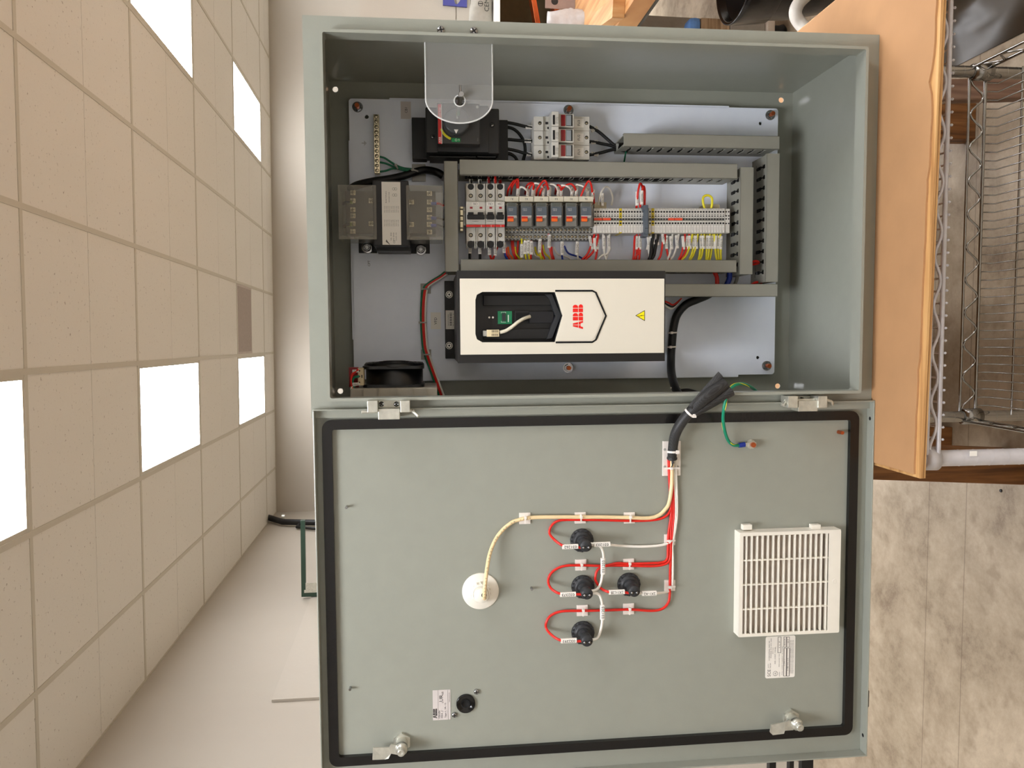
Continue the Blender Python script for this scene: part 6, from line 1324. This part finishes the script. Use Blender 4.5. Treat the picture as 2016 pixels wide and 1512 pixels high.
b.box(xl2, xl2 + 1.8, yw + .006, yw + .03, sm_.z - .003, sm_.z + .003); solo('wall_board', b, 'wall', 'cream board behind the workbench with one level seam', 'board')
# copper bars, plate and bag on the bench
p = onb(1085, 30); 
for i, (u, v_, ang, lb) in enumerate(((1090, 20, .06, 'copper busbar lying nearest the grey plate on the bench'), (1096, 34, .16, 'copper busbar lying under the white bag on the bench'))):
    p = onb(u, v_, .02); b = MB().box(-.03, .45, -.03, .03, 0, .024 , 0, .002); b.xf(Matrix.Translation((p.x - .11 + .03 * i, p.y - .1, zb + .012 + .10 * (1 - i))) @ Matrix.Rotation(-.12 - ang, 4, 'Y')); solo('copper_busbar', b, 'copper', lb, 'busbar', 'copper bars on the bench')
p0 = at(1078, 20, 2.35); b = MB().box(p0.x + .01, p0.x + .24, 2.35, 2.356, zb, p0.z + .01, 0, .001); h_ = at(1092, 7, 2.35); b.cyl((h_.x + .01, 2.3495, h_.z), (h_.x + .01, 2.3505, h_.z), .016, 1, 18)
solo('metal_plate', b, [mat('plate_brown_grey', (140, 118, 108), .5), 'ink'], 'upright grey metal plate with a dark hole on the bench', 'metal plate')
v = []; b = MB(); n1, n2 = 16, 12; g0 = at(1078, 47, 2.2); g1 = at(1120, 13, 2.2)
rr_ = random.Random(5); 
for i in range(n1 + 1):
    for j in range(n2):
        w_ = 2 * math.pi * j / n2; h = i / n1; r1 = .048 * (1 - .35 * h ** 2) * (1 + .10 * math.sin(3 * w_ + 7 * h) + rr_.uniform(-.06, .06)); v.append((g0.x + .02 + r1 * math.cos(w_), 2.2 + r1 * .8 * math.sin(w_), zb + (g0.z - zb) * h))
f = [(i * n2 + j, i * n2 + (j + 1) % n2, (i + 1) * n2 + (j + 1) % n2, (i + 1) * n2 + j) for i in range(n1) for j in range(n2)] + [tuple(n1 * n2 + j for j in range(n2))]
b.add(v, f, 0, True); solo('plastic_bag', b, mat('white_film', (186, 182, 180), .35, var=.06, scale=60), 'crumpled white plastic bag standing on the workbench beside the copper bars', 'plastic bag')
# floor items at the right, seen past the enclosure's edge
YK = 2.15                                                  # a stack of pieces standing on the floor under the bench edge
def blk(name, u0, u1, v0, dep, m, lb, cat, c=.003):
    a_, c2 = W(u0, v0, 1, YK), W(u1, v0, 1, YK); b = MB().box(a_.x - .16, a_.x, YK - dep / 2, YK + dep / 2, max(c2.z, -FLOOR + .0), a_.z, 0, c); return solo(name, b, m, lb, cat)
blk('foam_block', 1351, 1373.5, 40, .09, mat('blue_foam', (96, 140, 200), .6), 'light blue block capping the stack past the right side of the enclosure', 'block', .02)
blk('wood_offcut', 1374, 1430, 42, .08, wood('rough_offcut', (120, 92, 62), (160, 130, 96), (178, 150, 118)), 'rough wooden offcut between the blue cap and the grey block', 'wood offcut')
blk('grey_block', 1431, 1497, 38, .10, GP, 'plain grey block in the stack behind the black bin', 'block')
blk('mount_plate', 1498, 1512, 33, .14, mat('offwhite_plate', (205, 190, 172), .6), 'off-white plate under the grey block, above the black foam foot', 'plate')
p = W(1512.5, 52, 1, YK); b = MB().lathe((p.x - .03, YK, -FLOOR), (0, 0, 1), [(0, 0), (.030, .0), (.040, .012), (.034, .03), (.034, p.z + FLOOR - .02), (.045, p.z + FLOOR - .001), (0, p.z + FLOOR - .001)], 0, 24); solo('rubber_cylinder', b, 'black', 'black rubber cylinder on the floor, lowest piece of the stack by the hose', 'cylinder')
yb_ = 1.45; rb = W(1448, 43, 1, yb_); tz = rb.z; cxb = rb.x + .165
t = thing('waste_bin', (cxb + .02, yb_, -FLOOR), 'black round bin with a glossy liner, open top, behind the enclosure at the right', 'waste bin')
M['liner'] = mat('black_liner', (14, 14, 15), .22, var=.1, bump=.5, bscale=25)
hb = tz + FLOOR
part('tub', MB().lathe((cxb, yb_, -FLOOR), (0, 0, 1), [(0, 0), (.085, 0), (.158, hb), (.154, hb), (.08, .006), (0, .006)], 0, 48), 'black', t)
part('liner', MB().lathe((cxb, yb_, -FLOOR), (0, 0, 1), [(.144, hb - .13), (.155, hb - .12), (.165, hb - .02), (.166, hb + .004), (.160, hb + .008), (.152, hb + .002), (.140, hb - .2), (.08, .02), (0, .01)], 0, 48), 'liner', t, 'glossy black bag liner')
Y_ = 1.0; pts = [W(1650, -60, 1, Y_), W(1600, -20, 1, Y_), W(1573, 6, 1, Y_), W(1566, 28, 1, Y_), W(1577, 48, 1, Y_), W(1600, 66, 1, Y_ - .02), W(1640, 90, 1, Y_ - .05)]
pts = pts + [Vector((pts[-1].x - .10, Y_ + .05, -FLOOR + .3)), Vector((pts[-1].x - .14, Y_ + .1, -FLOOR + .02))]
t = thing('hose', (pts[-1].x, pts[-1].y, -FLOOR), 'bent dull white hose rising from behind the enclosure in front of the black bin', 'hose')
part('tube', MB().tube(pts, .0185, 0, 20, 6), mat('hose_white', (206, 200, 190), .45), t); q = W(1568, 38, 1, Y_ - .02); b = MB(); b.text('TUBO', (q.x, q.y - .002, q.z), .014, 0, r=(.5, 0, -.86), u=(.86, 0, .5)); 
# rack at the far left and dark foot under the door
t = thing('steel_rack', (-2.0, 1.0, -FLOOR), 'black steel rack whose level bars peek out past the door bottom corner', 'rack')
Y_ = 1.0
for (u0, u1) in ((1512.5, 1525), (1552, 1560), (1575.5, 1598)):
    a_, c2 = W(u0, 1500, 1, Y_), W(u1, 1500, 1, Y_); part('bar', MB().box(a_.x - .35, a_.x + .10, Y_ - .01, Y_ + .01, c2.z, a_.z), 'black', t)
for yy in (.012, .30): part('upright', MB().box(a_.x - .34, a_.x - .32, Y_ + yy, Y_ + yy + .02, -FLOOR, a_.z + .35), 'black', t)
FRAME['now'] = CAB
a = R4(1698, 1360, 1711.5, 1393, .0105); b = MB().box(a[0], a[1], .0102, .022, a[2], a[3] + .02, 0, .002); part('rear_bumper', b, 'black', door, 'black block on the outer face of the door')
